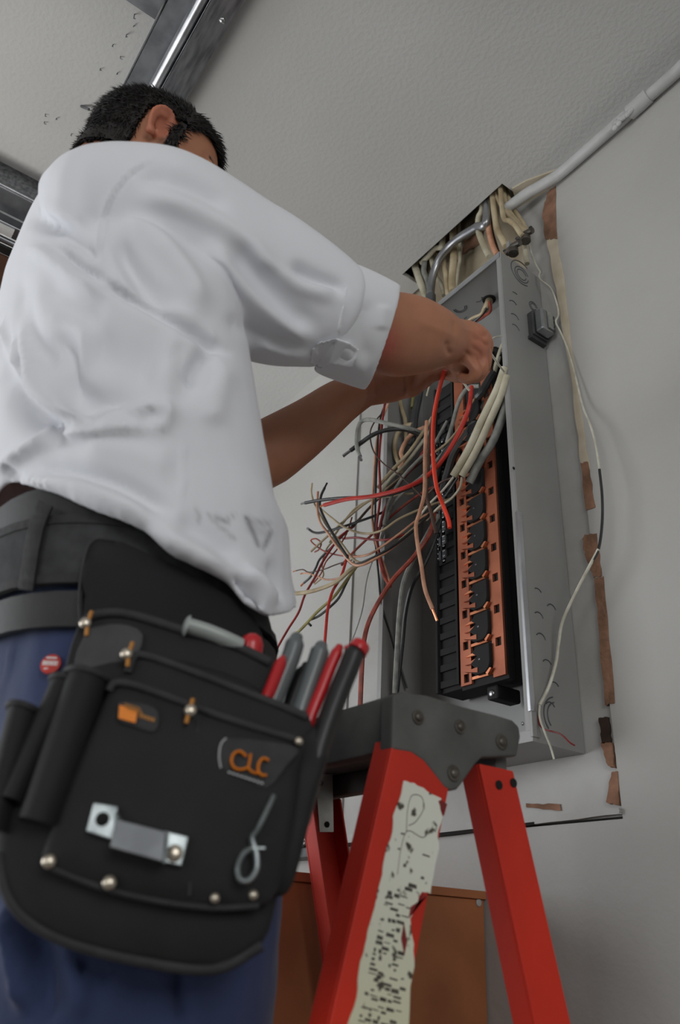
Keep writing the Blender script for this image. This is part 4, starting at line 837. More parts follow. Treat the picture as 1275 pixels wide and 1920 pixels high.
for sgn in (1, -1):
    B.tube([H(.080, sgn * .014, .024), H(.085, sgn * .032, .028), H(.072, sgn * .054, .022)], [.007, .007, .005], 8)
    B.dome(H(.070, sgn * .032, .006), hF, .014, .012, 12); B.dome(H(.066, sgn * .045, -.022), Vector(hF) * .8 + Vector(hR) * sgn * .5, .024, .012, 14)
B.tube([H(.078, -.022, -.060), H(.089, 0, -.057), H(.078, .022, -.060)], [.003, .006, .003], 8); B.tube([H(.077, -.018, -.067), H(.087, 0, -.067), H(.077, .018, -.067)], [.003, .0065, .003], 8)
bme = remesh(B, .0034, 2)
# creases: knuckles, wrist, finger gaps, temple
sculpt(bme, [([(868, 655), (886, 672), (893, 690)], 3, -.0022), ([(880, 648), (900, 662), (905, 684)], 3, -.0022), ([(884, 634), (904, 640), (912, 652)], 3, -.0020),
             ([(893, 612), (903, 618), (906, 628)], 6, .0030), ([(908, 634), (915, 644)], 5, .0025), ([(848, 600), (852, 612), (853, 630)], 5, -.002),
             ([(700, 702), (705, 722), (703, 742)], 3, -.003), ([(758, 702), (760, 722), (758, 744)], 2.5, -.003), ([(774, 704), (775, 722), (772, 738)], 2.5, -.0025),
             ([(846, 668), (838, 650), (842, 640)], 5, -.003), ([(860, 612), (885, 622), (900, 632)], 4, .0012), ([(780, 600), (830, 622), (856, 636)], 8, .0015)])
co = getv(bme); q = (co - HC) / HS; qf, qr, qu = q @ hF, q @ hR, q @ hU
def hairmask(f, r, u):
    top = u > (.060 + np.clip((f - .04) * .25, -.1, .02))
    side = (u > .034 + np.clip(f - .024, 0, 1) * .9) & (f < .075)
    side = side | ((u > .020) & (f < -.015))
    back = (f < -.020) & (u > -.066)
    burn = (f > .009) & (f < .024) & (u > -.036) & (u <= .032)
    ear = (f > -.034) & (f < .004) & (u < .030) & (u > -.05)
    return (top | ((side | burn | back) & ~ear)) & (u > -.075)
hm = hairmask(qf, np.abs(qr), qu) & (np.linalg.norm(q, axis=1) < .16)
skin = np.array([rgb(168, 114, 86)[:3]]); col = np.repeat(skin, len(co), 0)
px, py = projn(co)
def blend(mask, c, k=1.0):
    global col
    m = (np.clip(mask, 0, 1) * k)[:, None]; col = col * (1 - m) + np.array(c[:3])[None] * m
blend(np.exp(-(((px - 722) / 26) ** 2 + ((py - 645) / 38) ** 2)) * (px > 500), rgb(178, 74, 66), .75)
blend(np.exp(-(((px - 900) / 22) ** 2 + ((py - 650) / 45) ** 2)), rgb(186, 112, 92), .5)
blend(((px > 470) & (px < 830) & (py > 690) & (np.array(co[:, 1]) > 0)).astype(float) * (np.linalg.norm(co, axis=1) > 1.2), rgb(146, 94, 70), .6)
face = np.linalg.norm(q, axis=1) < .15
blend(face & (qf > .0) & (qu < -.012) & (qf < .1), rgb(112, 78, 64), .45)      # beard shadow
blend(face & (np.abs(qr) > .074) & (qf < .02), rgb(190, 112, 88), .65)       # ear
d1 = np.abs(qu - (.030 + .0)) ; blend(face & (d1 < .0045) & (np.abs(qr) > .010) & (np.abs(qr) < .055) & (qf > .05), rgb(30, 22, 20), .9)   # brows
blend(hm.astype(float), rgb(30, 24, 22), .95)
setcol(bme, col)
finish(bme, 'body', 'skin', man)
# eyes
for sgn in (1, -1):
    MB().dome(H(.079, sgn * .032, .006), Vector(hF), .0085, .0045, 14).build('eye', 'white_strip', man, smooth=True)
    MB().dome(H(.0825, sgn * .032, .005), Vector(hF), .004, .0015, 12).build('iris', 'hole_black', man, smooth=True)
# ---------------- hair: thick shell plus short strands
no = getn(bme); idx = np.where(hm)[0]; sel = set(idx.tolist()); remap = {}; hb_ = MB()
disp = co.copy()
nz = np.array([noise.noise(Vector(co[i]) * 60) for i in idx]); disp[idx] += no[idx] * (.0055 + .0022 * nz)[:, None]
for i in idx: remap[i] = len(hb_.v); hb_.v.append(tuple(disp[i]))
for p in bme.polygons:
    if all(v in sel for v in p.vertices): hb_.f.append(tuple(remap[v] for v in p.vertices))
rng = np.random.default_rng(3); pick = rng.choice(idx, 15000)
for i in pick:
    r0 = co[i] + rng.normal(0, .0012, 3); n_ = no[i]; u_ = qu[i]; f_2 = qf[i]
    flow = (-hU + hF * .15) if u_ < -.005 else -hF * (.5 if f_2 < .02 else -.9) - hU * (.75 if f_2 < .02 else .35); flow = flow - n_ * (flow @ n_); d = unit(n_ * (.5 if u_ < -.02 else .75) + unit(flow) * .8 + rng.normal(0, .22, 3)); L_ = rng.uniform(.010, .017) * (1.25 if f_2 > .05 else 1.0) * (.7 if u_ < -.03 else 1)
    a = Vector(r0); b_ = Vector(r0 + d * L_ * .6); c_ = Vector(r0 + d * L_ + unit(flow) * L_ * .25); s1 = Vector(d).orthogonal().normalized() * .0006; s2 = Vector(d).cross(s1).normalized() * .0006
    n0 = len(hb_.v); hb_.v += [tuple(a + s1), tuple(a - s1 * .5 + s2), tuple(a - s1 * .5 - s2), tuple(b_ + s1), tuple(b_ - s1 * .5 + s2), tuple(b_ - s1 * .5 - s2), tuple(c_)]
    hb_.f += [(n0 + j, n0 + (j + 1) % 3, n0 + 3 + (j + 1) % 3, n0 + 3 + j) for j in range(3)] + [(n0 + 3 + j, n0 + 3 + (j + 1) % 3, n0 + 6) for j in range(3)]
hme = bpy.data.meshes.new('hair'); hme.from_pydata(hb_.v, [], hb_.f); finish(hme, 'hair', 'hair_black', man)
# ---------------- SHIRT
S = MB(); rings = []
HEM = [(-30, 905), (0, 890), (40, 905), (110, 922), (170, 948), (230, 968), (280, 990), (305, 1022), (350, 1046), (400, 1070), (440, 1092), (462, 1130), (492, 1162), (525, 1158), (556, 1140), (600, 1135)]
zs = [.355, .40, .46, .53, .60, .66, .71]
for z in zs:
    x, y, a, b = interp(AX, z); rings.append(fitring(x, y, z, a, b, .0, SL, SR))
# hem ring: same outline as the lowest ring, heights taken so that the edge follows the photographed hem
base = rings[0]; hem = []
for p in base:
    lo, hi = .18, .46
    for _ in range(30):
        mid = (lo + hi) / 2; X, Y = proj((p.x, p.y, mid)); yh = np.interp(X, [h[0] for h in HEM], [h[1] for h in HEM])
        if Y > yh: lo = mid
        else: hi = mid
    hem.append(Vector((p.x, p.y, (lo + hi) / 2)))
cen = sum(base, Vector()) / len(base)
nh = []
for p, h in zip(base, hem):
    near = (p - cen).dot(Vector((.83, -.56, 0))); w_ = min(1, max(0, near / .05 + .3)); zf = .345
    fl_ = 1 + .09 * min(1, max(0, (p.y - cen.y - .04) / .08)); nh.append(Vector((cen.x + (h.x - cen.x) * fl_, cen.y + (h.y - cen.y) * fl_, h.z * w_ + zf * (1 - w_))))
inner = [cen + (h - cen) * .93 + Vector((0, 0, .002)) for h in nh]; inner = [Vector((i.x, i.y, h.z + .002)) for i, h in zip(inner, nh)]
deep = [Vector((cen.x + (h.x - cen.x) * .80, cen.y + (h.y - cen.y) * .80, h.z + .05)) for h in nh]
mid1 = [b_ * .5 + h * .5 for b_, h in zip(base, nh)]
RR = [deep, inner, nh, mid1] + [[p + Vector((0, 0, .02)) for p in base]] + rings[1:]
# shoulders
RR += [fitring(-.795, .175, .75, .17, .105, 0, SL, SR), fitring(-.79, .165, .785, .14, .09, 0, SL, SR), bodyring(-.785, .155, .825, .095, .072), bodyring(-.78, .15, .85, .072, .068)]
S.loft(RR)
RS_ = 0
RS = [(205, 330, 168, 470, .93, .92, .075), (238, 300, 186, 524, .90, .87, .085), (300, 297, 250, 560, .905, .87, .088), (362, 312, 320, 596, .92, .885, .086), (425, 350, 395, 640, .94, .905, .084), (480, 386, 455, 664, .955, .925, .080), (550, 428, 515, 680, .975, .95, .078), (605, 464, 560, 686, .99, .97, .076), (650, 500, 596, 690, 1.005, .985, .074)]
S.loft(domed(smooth_rings(limbUL(RS, 32), 3), .3))
# left sleeve, mostly hidden: shoulder to rolled cuff at the elbow
S.loft(domed(limb([(160, 600, 1.15, 62, .07), (150, 690, 1.16, 66, .07), (185, 770, 1.16, 68, .07), (260, 835, 1.155, 70, .07), (340, 868, 1.15, 72, .07)]), .3))
sme = remesh(S, .0042, 7)
co = getv(sme); px, py = projn(co)
# broad cloth undulation
no = getn(sme)
am = np.array([noise.noise(Vector(c) * 7 + Vector((3, 1, 5))) * .0060 + noise.noise(Vector((c[0] * 22, c[1] * 22, c[2] * 9))) * .0008 for c in co])
co += no * am[:, None]; setv(sme, co)
sculpt(sme, [
 # sleeve over torso
 ([(186, 518), (215, 540), (260, 562), (330, 600), (400, 645), (440, 664)], 6, -.016), ([(182, 510), (225, 534), (300, 572), (380, 620)], 12, .006),
 # upper back
 ([(50, 400), (100, 424), (150, 458), (188, 492)], 15, -.010), ([(62, 384), (110, 396), (170, 420)], 15, .005), ([(100, 456), (130, 484), (160, 508), (195, 526)], 8, -.011), ([(112, 446), (150, 480), (186, 506)], 8, .007),
 ([(40, 462), (90, 482), (135, 518), (196, 552)], 13, .009), ([(34, 500), (40, 570), (62, 640), (100, 700)], 18, -.007), ([(70, 520), (130, 570), (200, 590)], 24, -.006),
 ([(150, 640), (230, 672), (310, 690)], 55, -.012),
 # big drapes from the back to the waist
 ([(-8, 560), (8, 660), (40, 750), (95, 806), (150, 818)], 26, -.016), ([(8, 570), (44, 670), (88, 736), (150, 776), (200, 786)], 18, .014),
 ([(96, 600), (126, 680), (142, 730), (190, 752), (270, 742)], 26, -.015), ([(170, 788), (230, 782), (285, 764), (306, 752)], 10, .009), ([(300, 750), (316, 770), (306, 796), (286, 806)], 9, .008), ([(278, 770), (288, 784)], 9, -.006),
 ([(-10, 892), (22, 862), (80, 832), (140, 808), (200, 802), (296, 806)], 9, .012), ([(80, 812), (130, 796), (200, 790)], 8, -.005),
 ([(50, 888), (110, 880), (180, 890), (250, 918), (330, 966)], 11, -.013), ([(30, 894), (70, 905), (130, 906), (180, 926), (250, 956), (290, 985)], 10, .008),
 ([(0, 872), (20, 890), (40, 905)], 6, -.009), ([(150, 840), (240, 850), (330, 880)], 26, .005),
 ([(398, 652), (376, 690), (362, 730)], 15, -.012), ([(330, 640), (345, 700), (350, 760)], 22, -.004), ([(425, 680), (405, 740), (395, 800)], 24, .005),
 ([(436, 1086), (462, 1108), (480, 1150)], 9, -.016), ([(450, 1066), (486, 1096), (514, 1136)], 13, .010), ([(504, 1050), (524, 1094), (534, 1130)], 9, -.007),
 ([(285, 985), (320, 1012), (380, 1044), (430, 1070)], 12, .008), ([(330, 970), (400, 1012), (450, 1052)], 14, -.006),
 # sleeve
 ([(212, 440), (244, 496), (290, 552), (334, 584)], 15, -.012), ([(222, 410), (290, 450), (350, 520), (385, 590)], 20, .009),
 ([(255, 326), (340, 344), (430, 396)], 20, -.007), ([(250, 368), (330, 384), (430, 432), (520, 500)], 18, .007), ([(385, 452), (460, 545), (530, 602), (592, 642)], 20, .010), ([(430, 450), (510, 545), (600, 625)], 17, -.008),
 ([(545, 500), (600, 528), (650, 548)], 14, -.010), ([(470, 462), (560, 538), (648, 556)], 11, .007), ([(480, 640), (540, 660), (585, 668)], 10, .005), ([(420, 592), (490, 634), (560, 652)], 14, -.005)], 1.35)
relax(sme, 3)
sculpt(sme, [([(300, 298), (250, 326), (215, 370), (196, 420), (190, 470), (189, 520)], 3.2, -.0026), ([(292, 294), (242, 322), (207, 366), (188, 416), (182, 470), (181, 514)], 4, .0020),
 ([(326, 600), (330, 660), (328, 720)], 2.5, .0012), ([(345, 820), (342, 880), (340, 960)], 3, .0016)])
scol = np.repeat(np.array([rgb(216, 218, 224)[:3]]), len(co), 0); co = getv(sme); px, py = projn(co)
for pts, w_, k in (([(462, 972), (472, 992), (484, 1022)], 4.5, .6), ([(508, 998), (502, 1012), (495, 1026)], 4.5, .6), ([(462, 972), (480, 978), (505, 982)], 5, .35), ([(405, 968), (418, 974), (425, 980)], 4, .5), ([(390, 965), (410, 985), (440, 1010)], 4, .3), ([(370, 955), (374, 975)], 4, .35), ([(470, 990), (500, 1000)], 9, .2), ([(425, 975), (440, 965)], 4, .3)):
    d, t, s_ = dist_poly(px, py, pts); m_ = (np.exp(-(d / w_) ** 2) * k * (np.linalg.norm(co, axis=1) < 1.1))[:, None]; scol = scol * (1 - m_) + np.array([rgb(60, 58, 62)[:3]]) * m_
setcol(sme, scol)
m = MT['shirt_cotton']; a = m.node_tree.nodes.new('ShaderNodeAttribute'); a.attribute_name = 'tint'; m.node_tree.links.new(a.outputs['Color'], m.node_tree.nodes['Principled BSDF'].inputs['Base Color'])
shirt = finish(sme, 'shirt', 'shirt_cotton', man)
# rolled cuff of the near sleeve
CU = [(648, 503, 590, 690, 1.004, .985, .074), (665, 506, 608, 700, 1.010, .990, .077), (700, 520, 645, 714, 1.028, 1.008, .076), (735, 536, 676, 725, 1.045, 1.026, .072), (748, 543, 688, 729, 1.052, 1.034, .070)]
r1 = limbUL(CU, 48, .92)
def warp(r, i, n): return r
cen_ = [sum(r, Vector()) / len(r) for r in r1]
inn = [[c + (p - c) * .90 for p in r] for r, c in zip(r1, cen_)]
cu = MB().loft(r1[:1] + smooth_rings(r1, 4) + inn[::-1] + r1[:1], cap=False)
cme = remesh(cu, .0030, 8)
# the free edge bulges towards the wrist in the middle
co = getv(cme); px, py = projn(co); ax_ = unit(np.array(cen_[-1]) - np.array(cen_[0])); d, t, s_ = dist_poly(px, py, [(748, 543), (688, 729)])
u_ = (co - np.array(cen_[-1])) @ ax_; near = np.exp(-(u_ / .03) ** 2); bulge = np.sin(np.clip(t, 0, 1) * PI) * .010; co += ax_[None] * (near * bulge)[:, None]; setv(cme, co)
sculpt(cme, [([(652, 520), (646, 560), (637, 600), (634, 634)], 3.5, .005), ([(660, 520), (652, 570), (645, 625)], 3.5, -.003), ([(640, 640), (665, 680), (690, 700)], 14, .003), ([(690, 560), (680, 620), (690, 680)], 14, -.003), ([(720, 570), (715, 620)], 12, .003)])
finish(cme, 'rolled_cuff', 'cuff_cotton', man)
# strap that holds the roll
from mathutils.bvhtree import BVHTree
bvc = BVHTree.FromPolygons([v.co[:] for v in cme.vertices] + [v.co[:] for v in sme.vertices], [tuple(p.vertices) for p in cme.polygons] + [tuple(i + len(cme.vertices) for i in p.vertices) for p in sme.polygons])
def cl(x, y, off=0): # point on the camera-facing cuff surface
    v = Vector(ray(x, y)); h = bvc.ray_cast(Vector((0, 0, 0)), v.normalized()); d = h[3] / v.length if h[0] and h[3] / v.length < 1.06 else .97
    return v * (d + off - .002)
tb = MB(); top = [(583, 656), (600, 640), (632, 634), (655, 642), (674, 655), (670, 672), (662, 686)]; bot = [(580, 680), (592, 690), (605, 693), (618, 682), (640, 688), (655, 690), (661, 688)]
tb.loft([[cl(*a), cl(*b_), cl(*b_, -.004), cl(*a, -.004)] for a, b_ in zip(top, bot)], cap=True)
tme = remesh(tb, .002, 2)
sculpt(tme, [([(628, 636), (618, 660), (604, 690)], 3, -.003), ([(590, 656), (600, 672), (600, 690)], 5, .002)])
finish(tme, 'sleeve_strap', 'cuff_cotton', man)
# ---------------- TROUSERS
T_ = MB(); rings = []
for z in (.10, .16, .22, .28, .33, .352):
    x, y, a, b = interp(AX, z); rings.append(fitring(x, y, z, a, b, .0, TL, TR))
cc = sum(rings[-1], Vector()) / 40; top_in = [cc + (p - cc) * .9 for p in rings[-1]]
T_.loft([[c0 + (p - c0) * k + Vector((0, 0, dz)) for p in rings[0]] for c0 in [sum(rings[0], Vector()) / 40] for k, dz in ((.55, -.13), (.86, -.09), (.97, -.04))] + rings + [top_in])
hx = sum(rings[0], Vector()) / 40
def leg_from(c, ay0, ax0, z0, fx_):
    out = []
    for z, k in ((z0 - .08, .25), (-.32, .5), (-.45, .72), (-.58, .88), (-.69, 1.0)):
        out.append(bodyring(c.x + (fx_ - c.x) * k, c.y + (.115 - c.y) * k, z, ax0 + (.080 - ax0) * k, ay0 + (.088 - ay0) * k, 0, 32))
    return out
rl = [fitring(-.745, .22, z, .10, .13, 0, [(x - 580, y) for x, y in TR], TR, 32) for z in (.12, .04, -.04, -.12, -.18)]
c_ = sum(rl[-1], Vector()) / 32; FR = (-.73, -.875)
T_.loft(rl + leg_from(c_, max(p.y for p in rl[-1]) - c_.y, max(p.x for p in rl[-1]) - c_.x, -.18, FR[0]))
T_.loft([bodyring(-.885, .22, z, .098, .12, 0, 32) for z in (.16, .06, -.04, -.12, -.18)] + leg_from(Vector((-.885, .22, 0)), .12, .098, -.18, FR[1]))
tm = remesh(T_, .0060, 5); co = getv(tm); no = getn(tm)
am = np.array([noise.noise(Vector((c[0] * 16, c[1] * 16, c[2] * 6))) * .006 + noise.noise(Vector(c) * 40) * .0012 for c in co]); co += no * am[:, None]; setv(tm, co)
sculpt(tm, [([(10, 1690), (30, 1780), (50, 1900)], 16, .014), ([(55, 1700), (80, 1800), (90, 1920)], 14, -.012), ([(110, 1720), (140, 1820), (150, 1920)], 16, .008), ([(0, 1345), (60, 1330), (120, 1322)], 3, -.003), ([(22, 1200), (14, 1260), (0, 1300)], 3, .002), ([(95, 1740), (150, 1810), (260, 1850), (400, 1860)], 6, -.006), ([(330, 1780), (340, 1860), (350, 1920)], 14, -.008)])
trousers = finish(tm, 'trousers', 'trouser_navy', man)
def hip(z, k=1.0, add=0.0, xk=0):
    x, y, a, b = interp(AX, z); r = fitring(x, y, z, a, b, .0, TL, TR); c = sum(r, Vector()) / len(r)
    return [c + (p - c) * k + (p - c).normalized() * add for p in r]
def band(z0, z1, add, th, name, m, parent, tilt=0.0, n=4):
    R_ = []
    zz = [z0 + (z1 - z0) * i / n for i in range(n + 1)]
    def tl(r): return [p + Vector((0, 0, (p.y - .27) * tilt)) for p in r]
    out = [tl(hip(z, 1, add)) for z in zz]; inn_ = [tl(hip(z, 1, add - th)) for z in zz]
    return MB().loft(out + inn_[::-1] + out[:1], cap=False).build(name, m, parent, smooth=True)
band(.318, .355, .003, .006, 'trouser_belt', 'black_leather', man)
for (x, y) in ((60, 1000),):
    pass
# red round badge on the back pocket
def hipz(x, y, add=0.0):
    """point on the hip surface seen at pixel (x, y)"""
    lo, hi = .45, 1.1; v = ray(x, y)
    for _ in range(26):
        mid = (lo + hi) / 2; p = v * mid; xx, yy, a, b = interp(AX, min(max(p[2], .1), .385)); r = HIPC(min(max(p[2], .1), .385)); c, A_, B_ = r
        e = (abs((p[0] - c[0]) / (A_ + add)) ** 2.3 + abs((p[1] - c[1]) / (B_ + add)) ** 2.3)
        if e > 1: lo = mid
        else: hi = mid
    return Vector(v * lo)
_hc = {}
def HIPC(z):
    k = round(z, 2)
    if k not in _hc:
        r = hip(k); c = sum(r, Vector()) / len(r); _hc[k] = ((c.x, c.y), max(abs(p.x - c.x) for p in r), max(abs(p.y - c.y) for p in r))
    return _hc[k]
p = hipz(97, 1247, .008); nrm = Vector((.75, -.65, .1)).normalized()
bd = MB().cyl(p, p + nrm * .003, .0088, 24).build('pocket_badge', 'wire_red', man, bevel=.0006); bd['label'] = 'round red badge on the back pocket'
q = p + nrm * .0031; uu = Vector((.6, .75, .0)).normalized(); vv = Vector((0, 0, 1))
bb = MB()
for i, (dx, wd) in enumerate(((-.0058, .0014), (-.0036, .0016), (-.0012, .0014), (.0012, .0016), (.0036, .0014), (.0056, .0010))): bb.obox(q + uu * dx + vv * .0004, uu * wd * .5, nrm * .0003, vv * .0020)
bb.box((0, 0, 0), (.00001, .00001, .00001)) if False else None
bb.obox(q + vv * .0050, uu * .0045, nrm * .0003, vv * .0006); bb.obox(q - vv * .0045, uu * .0045, nrm * .0003, vv * .0006)
bb.build('badge_print', 'white_strip', bd)
# boots
for s in (1, -1):
    cxs = FR[0] if s > 0 else FR[1]
    MB().loft([[Vector((cxs + math.cos(t) * a, y, -.748 + h + math.sin(t) * h)) for t in [2 * PI * k / 24 for k in range(24)]] for y, a, h in ((.02, .03, .03), (.04, .045, .045), (.10, .05, .05), (.17, .05, .045), (.24, .052, .036), (.30, .045, .028), (.325, .02, .015))]).build('boot', 'boot_leather', man, smooth=True)
settle(man)
# ================================================================== TOOL BELT, POUCH AND TOOLS
mat('pouch_leather', rgb(14, 14, 15), .8, c2=rgb(24, 24, 26), nscale=22, nfac=.8, bump=.25, bscale=150, bdist=.0012)
mat('pouch_grey', rgb(72, 72, 74), .7, c2=rgb(46, 46, 48), nscale=16, nfac=.9, bump=.3, bscale=120, bdist=.0012)
mat('pouch_trim', rgb(44, 44, 46), .75, c2=rgb(30, 30, 32), nscale=60, nfac=.8, bump=.5, bscale=200, bdist=.0012)
mat('zinc', rgb(176, 184, 186), .38, .85, c2=rgb(110, 118, 120), nscale=40, nfac=.9, bump=.15, bscale=120)
mat('brass_rivet', rgb(206, 196, 180), .3, .85)
mat('thread_orange', rgb(176, 118, 48), .7)
mat('logo_orange', rgb(226, 128, 24), .6)
mat('print_white', rgb(170, 172, 176), .6)
mat('grip_red', rgb(178, 26, 34), .35, coat=.2)
mat('grip_grey', rgb(92, 98, 100), .4, coat=.2)
mat('grip_black', rgb(24, 25, 26), .45)
mat('tool_pale', rgb(150, 156, 154), .35)
PN = Vector((.90, -.42, .05)).normalized(); P0 = dep(330, 1480, .560)
def pp(x, y, off=0.0):
    v = Vector(ray(x, y)); return v * ((P0.dot(PN) + off) / v.dot(PN))
def slab(b, pix, off, th, puff=.0, seg=10):
    """leather panel: polygon outline in the pouch plane with rounded, slightly pillowed front"""
    pts = [tuple(p)[:2] for p in crv([Vector((x, y, 0)) for x, y in pix + pix[:1]], 3)][:-1]
    cx_ = sum(p[0] for p in pts) / len(pts); cy_ = sum(p[1] for p in pts) / len(pts)
    R_ = []
    for k, (s_, o_) in enumerate(((1.0, -th), (1.0, -.0025), (.992, 0), (.93, puff * .35), (.75, puff * .75), (.45, puff), (.02, puff))):
        R_.append([pp(cx_ + (x - cx_) * s_, cy_ + (y - cy_) * s_, off + o_) for x, y in pts])
    return b.loft(R_)
# belt: wide padded webbing, a loop and a lower strap
tbelt = empty('tool_belt', (-.78, .26, .25), 'wide grey padded tool belt with a vertical loop around the hips', 'belt')
band(.262, .318, .013, .007, 'padded_band', 'webbing', tbelt)
band(.312, .320, .0145, .004, 'upper_piping', 'pouch_trim', tbelt); band(.258, .266, .0155, .006, 'lower_piping', 'pouch_trim', tbelt)
band(.222, .252, .012, .006, 'leather_strap', 'black_leather', tbelt)
def hipstrip(name, m, pix, wpx, add, th, parent):
    b = MB(); C = crv([Vector((x, y, 0)) for x, y in pix], 5); L_, R_, Lo, Ro = [], [], [], []
    for i, c in enumerate(C):
        t = (C[min(i + 1, len(C) - 1)] - C[max(i - 1, 0)]).normalized(); n_ = Vector((-t.y, t.x, 0))
        a = hipz(c.x + n_.x * wpx / 2, c.y + n_.y * wpx / 2, add); d_ = hipz(c.x - n_.x * wpx / 2, c.y - n_.y * wpx / 2, add)
        w_ = Vector((.8, -.6, 0)) * th; L_.append([a, d_, d_ + w_, a + w_])
    return b.loft(L_).build(name, m, parent, smooth=True, bevel=.0008)
hipstrip('belt_loop', 'pouch_trim', [(88, 946), (72, 985), (62, 1030), (55, 1075), (50, 1108)], 28, .014, .004, tbelt)
settle(tbelt)
# pouch
pouch = empty('tool_pouch', P0, 'big black leather tool pouch with metal bracket and orange logos on the hip', 'tool pouch')
b = MB(); G_ = []
rowsT = [(160, 1150), (153, 1090), (165, 1032), (182, 1012), (230, 1018), (300, 1050), (380, 1090), (440, 1128), (474, 1160), (490, 1195)]
rowsB = [(160, 1230), (170, 1235), (190, 1240), (210, 1245), (250, 1250), (310, 1258), (380, 1262), (440, 1262), (480, 1260), (498, 1258)]
for k in range(6):
    f = k / 5; G_.append([hipz(a[0] + (c[0] - a[0]) * f, a[1] + (c[1] - a[1]) * f, .020) for a, c in zip(rowsT, rowsB)])
vs = [p for r in G_ for p in r]; n = 10
MBp = MB(); MBp.add(vs, [(i * n + j, i * n + j + 1, (i + 1) * n + j + 1, (i + 1) * n + j) for i in range(5) for j in range(n - 1)])
o = MBp.build('hanging_flap', 'undershirt_black', pouch, smooth=True); m_ = o.modifiers.new('t', 'SOLIDIFY'); m_.thickness = .005; m_.offset = 0
MB().tube(crv([hipz(x, y, .022) for x, y in [(160, 1225), (150, 1160), (150, 1100), (162, 1035), (180, 1012), (215, 1014)]], 5), .0013, 8).build('flap_edge_light', 'pouch_trim', pouch, smooth=True)  # lighter tube carries the light along the flap's left edge as colour
def rim(pix, off, r, name='rim', m='pouch_trim', par=pouch):
    return MB().tube(crv([pp(x, y, off) for x, y in pix], 6), r, 10).build(name, m, par, smooth=True)
slab(MB(), [(0, 0)], 0, 0) if False else None
# base body
bo = slab(MB(), [(120, 1250), (250, 1225), (420, 1260), (520, 1320), (560, 1420), (545, 1540), (520, 1680), (490, 1770), (400, 1815), (260, 1800), (120, 1765), (40, 1720), (5, 1660), (-5, 1580), (30, 1450), (80, 1340)], -.004, .045, .010).build('body', 'pouch_leather', pouch, smooth=True)
# rear pocket with a grey inside
slab(MB(), [(150, 1165), (190, 1152), (245, 1154), (340, 1182), (430, 1208), (508, 1242), (508, 1330), (400, 1330), (250, 1300), (130, 1290), (128, 1230)], -.012, .020, .004).build('rear_pocket', 'pouch_leather', pouch, smooth=True)
slab(MB(), [(165, 1178), (225, 1170), (268, 1190), (250, 1250), (232, 1300), (160, 1290), (140, 1240)], -.004, .006, .002).build('grey_inner_patch', 'pouch_grey', pouch, smooth=True)
rim([(150, 1172), (180, 1153), (240, 1152), (340, 1181), (430, 1207), (506, 1242)], -.010, .0042)
# middle pocket
slab(MB(), [(238, 1250), (262, 1226), (340, 1250), (450, 1292), (578, 1342), (572, 1400), (560, 1440), (300, 1400), (215, 1320)], .004, .020, .004).build('middle_pocket', 'pouch_leather', pouch, smooth=True)
rim([(240, 1262), (252, 1232), (275, 1230), (340, 1252), (450, 1294), (575, 1344)], .006, .0034)
# front pocket
slab(MB(), [(208, 1288), (235, 1282), (300, 1300), (430, 1348), (562, 1388), (560, 1440), (545, 1560), (520, 1670), (480, 1700), (400, 1702), (300, 1690), (200, 1668), (85, 1625), (95, 1560), (150, 1420)], .016, .020, .008).build('front_pocket', 'pouch_leather', pouch, smooth=True)
rim([(204, 1296), (214, 1282), (240, 1282), (300, 1301), (430, 1349), (562, 1389)], .018, .0032)
rim([(86, 1622), (140, 1645), (205, 1668), (300, 1690), (400, 1702), (485, 1698)], .016, .0022, 'lower_seam')
rim([(372, 1350), (366, 1450), (362, 1560), (355, 1680)], .0205, .0014, 'pocket_seam')
rim([(0, 1600), (12, 1670), (50, 1722), (130, 1766), (260, 1800), (400, 1816), (490, 1772)], -.006, .0040, 'bottom_piping')
# three round pockets on the left
for k, (tx, ty, w_, bx, by, lab) in enumerate(((166, 1272, 78, 72, 1545, .02), (124, 1284, 54, 26, 1505, .008), (48, 1335, 62, -10, 1560, .004))):
    b = MB(); R_ = []
    for j in range(8):
        f = j / 7; x = tx + (bx - tx) * f; y = ty + (by - ty) * f; hw = w_ / 2 * (1 - .06 * f); c = pp(x, y, lab - .012); e = (pp(x + hw, y + hw * .25, lab - .012) - c)
        R_.append([c + e * math.cos(2 * PI * q / 20) + PN * (.021 * math.sin(2 * PI * q / 20)) for q in range(20)])
    b.loft(R_); rp = b.build('round_pocket', 'pouch_leather', pouch, smooth=True)
    c0_ = R_[0]; MB().tube(c0_ + c0_[:2], .0026, 8).build('rim', 'pouch_trim', rp, smooth=True)
# right-hand holster
slab(MB(), [(560, 1380), (600, 1360), (618, 1400), (590, 1500), (555, 1640), (530, 1680), (510, 1660), (535, 1540)], .004, .03, .008).build('side_holster', 'pouch_leather', pouch, smooth=True)
# rivets with orange bar tacks
for (x, y, off, th) in ((160, 1168, -.002, 1), (237, 1226, .012, 1), (357, 1332, .028, 1), (92, 1615, .020, 0), (205, 1655, .024, 0), (403, 1684, .024, 0), (475, 1678, .020, 0), (560, 1390, .022, 0)):
    r_v = .0046 if y < 1670 and x < 500 else .0032
    MB().dome(pp(x, y, off), PN, r_v, .003, 16).build('rivet', 'brass_rivet', pouch, smooth=True)
    if th: MB().tube([pp(x + 12 if x < 300 else x + 5, y - 22, off), pp(x + 4 if x < 300 else x - 2, y, off - .0005), pp(x + 2 if x < 300 else x - 8, y + 24, off)], .0016, 6).build('bar_tack', 'thread_orange', pouch, smooth=True)
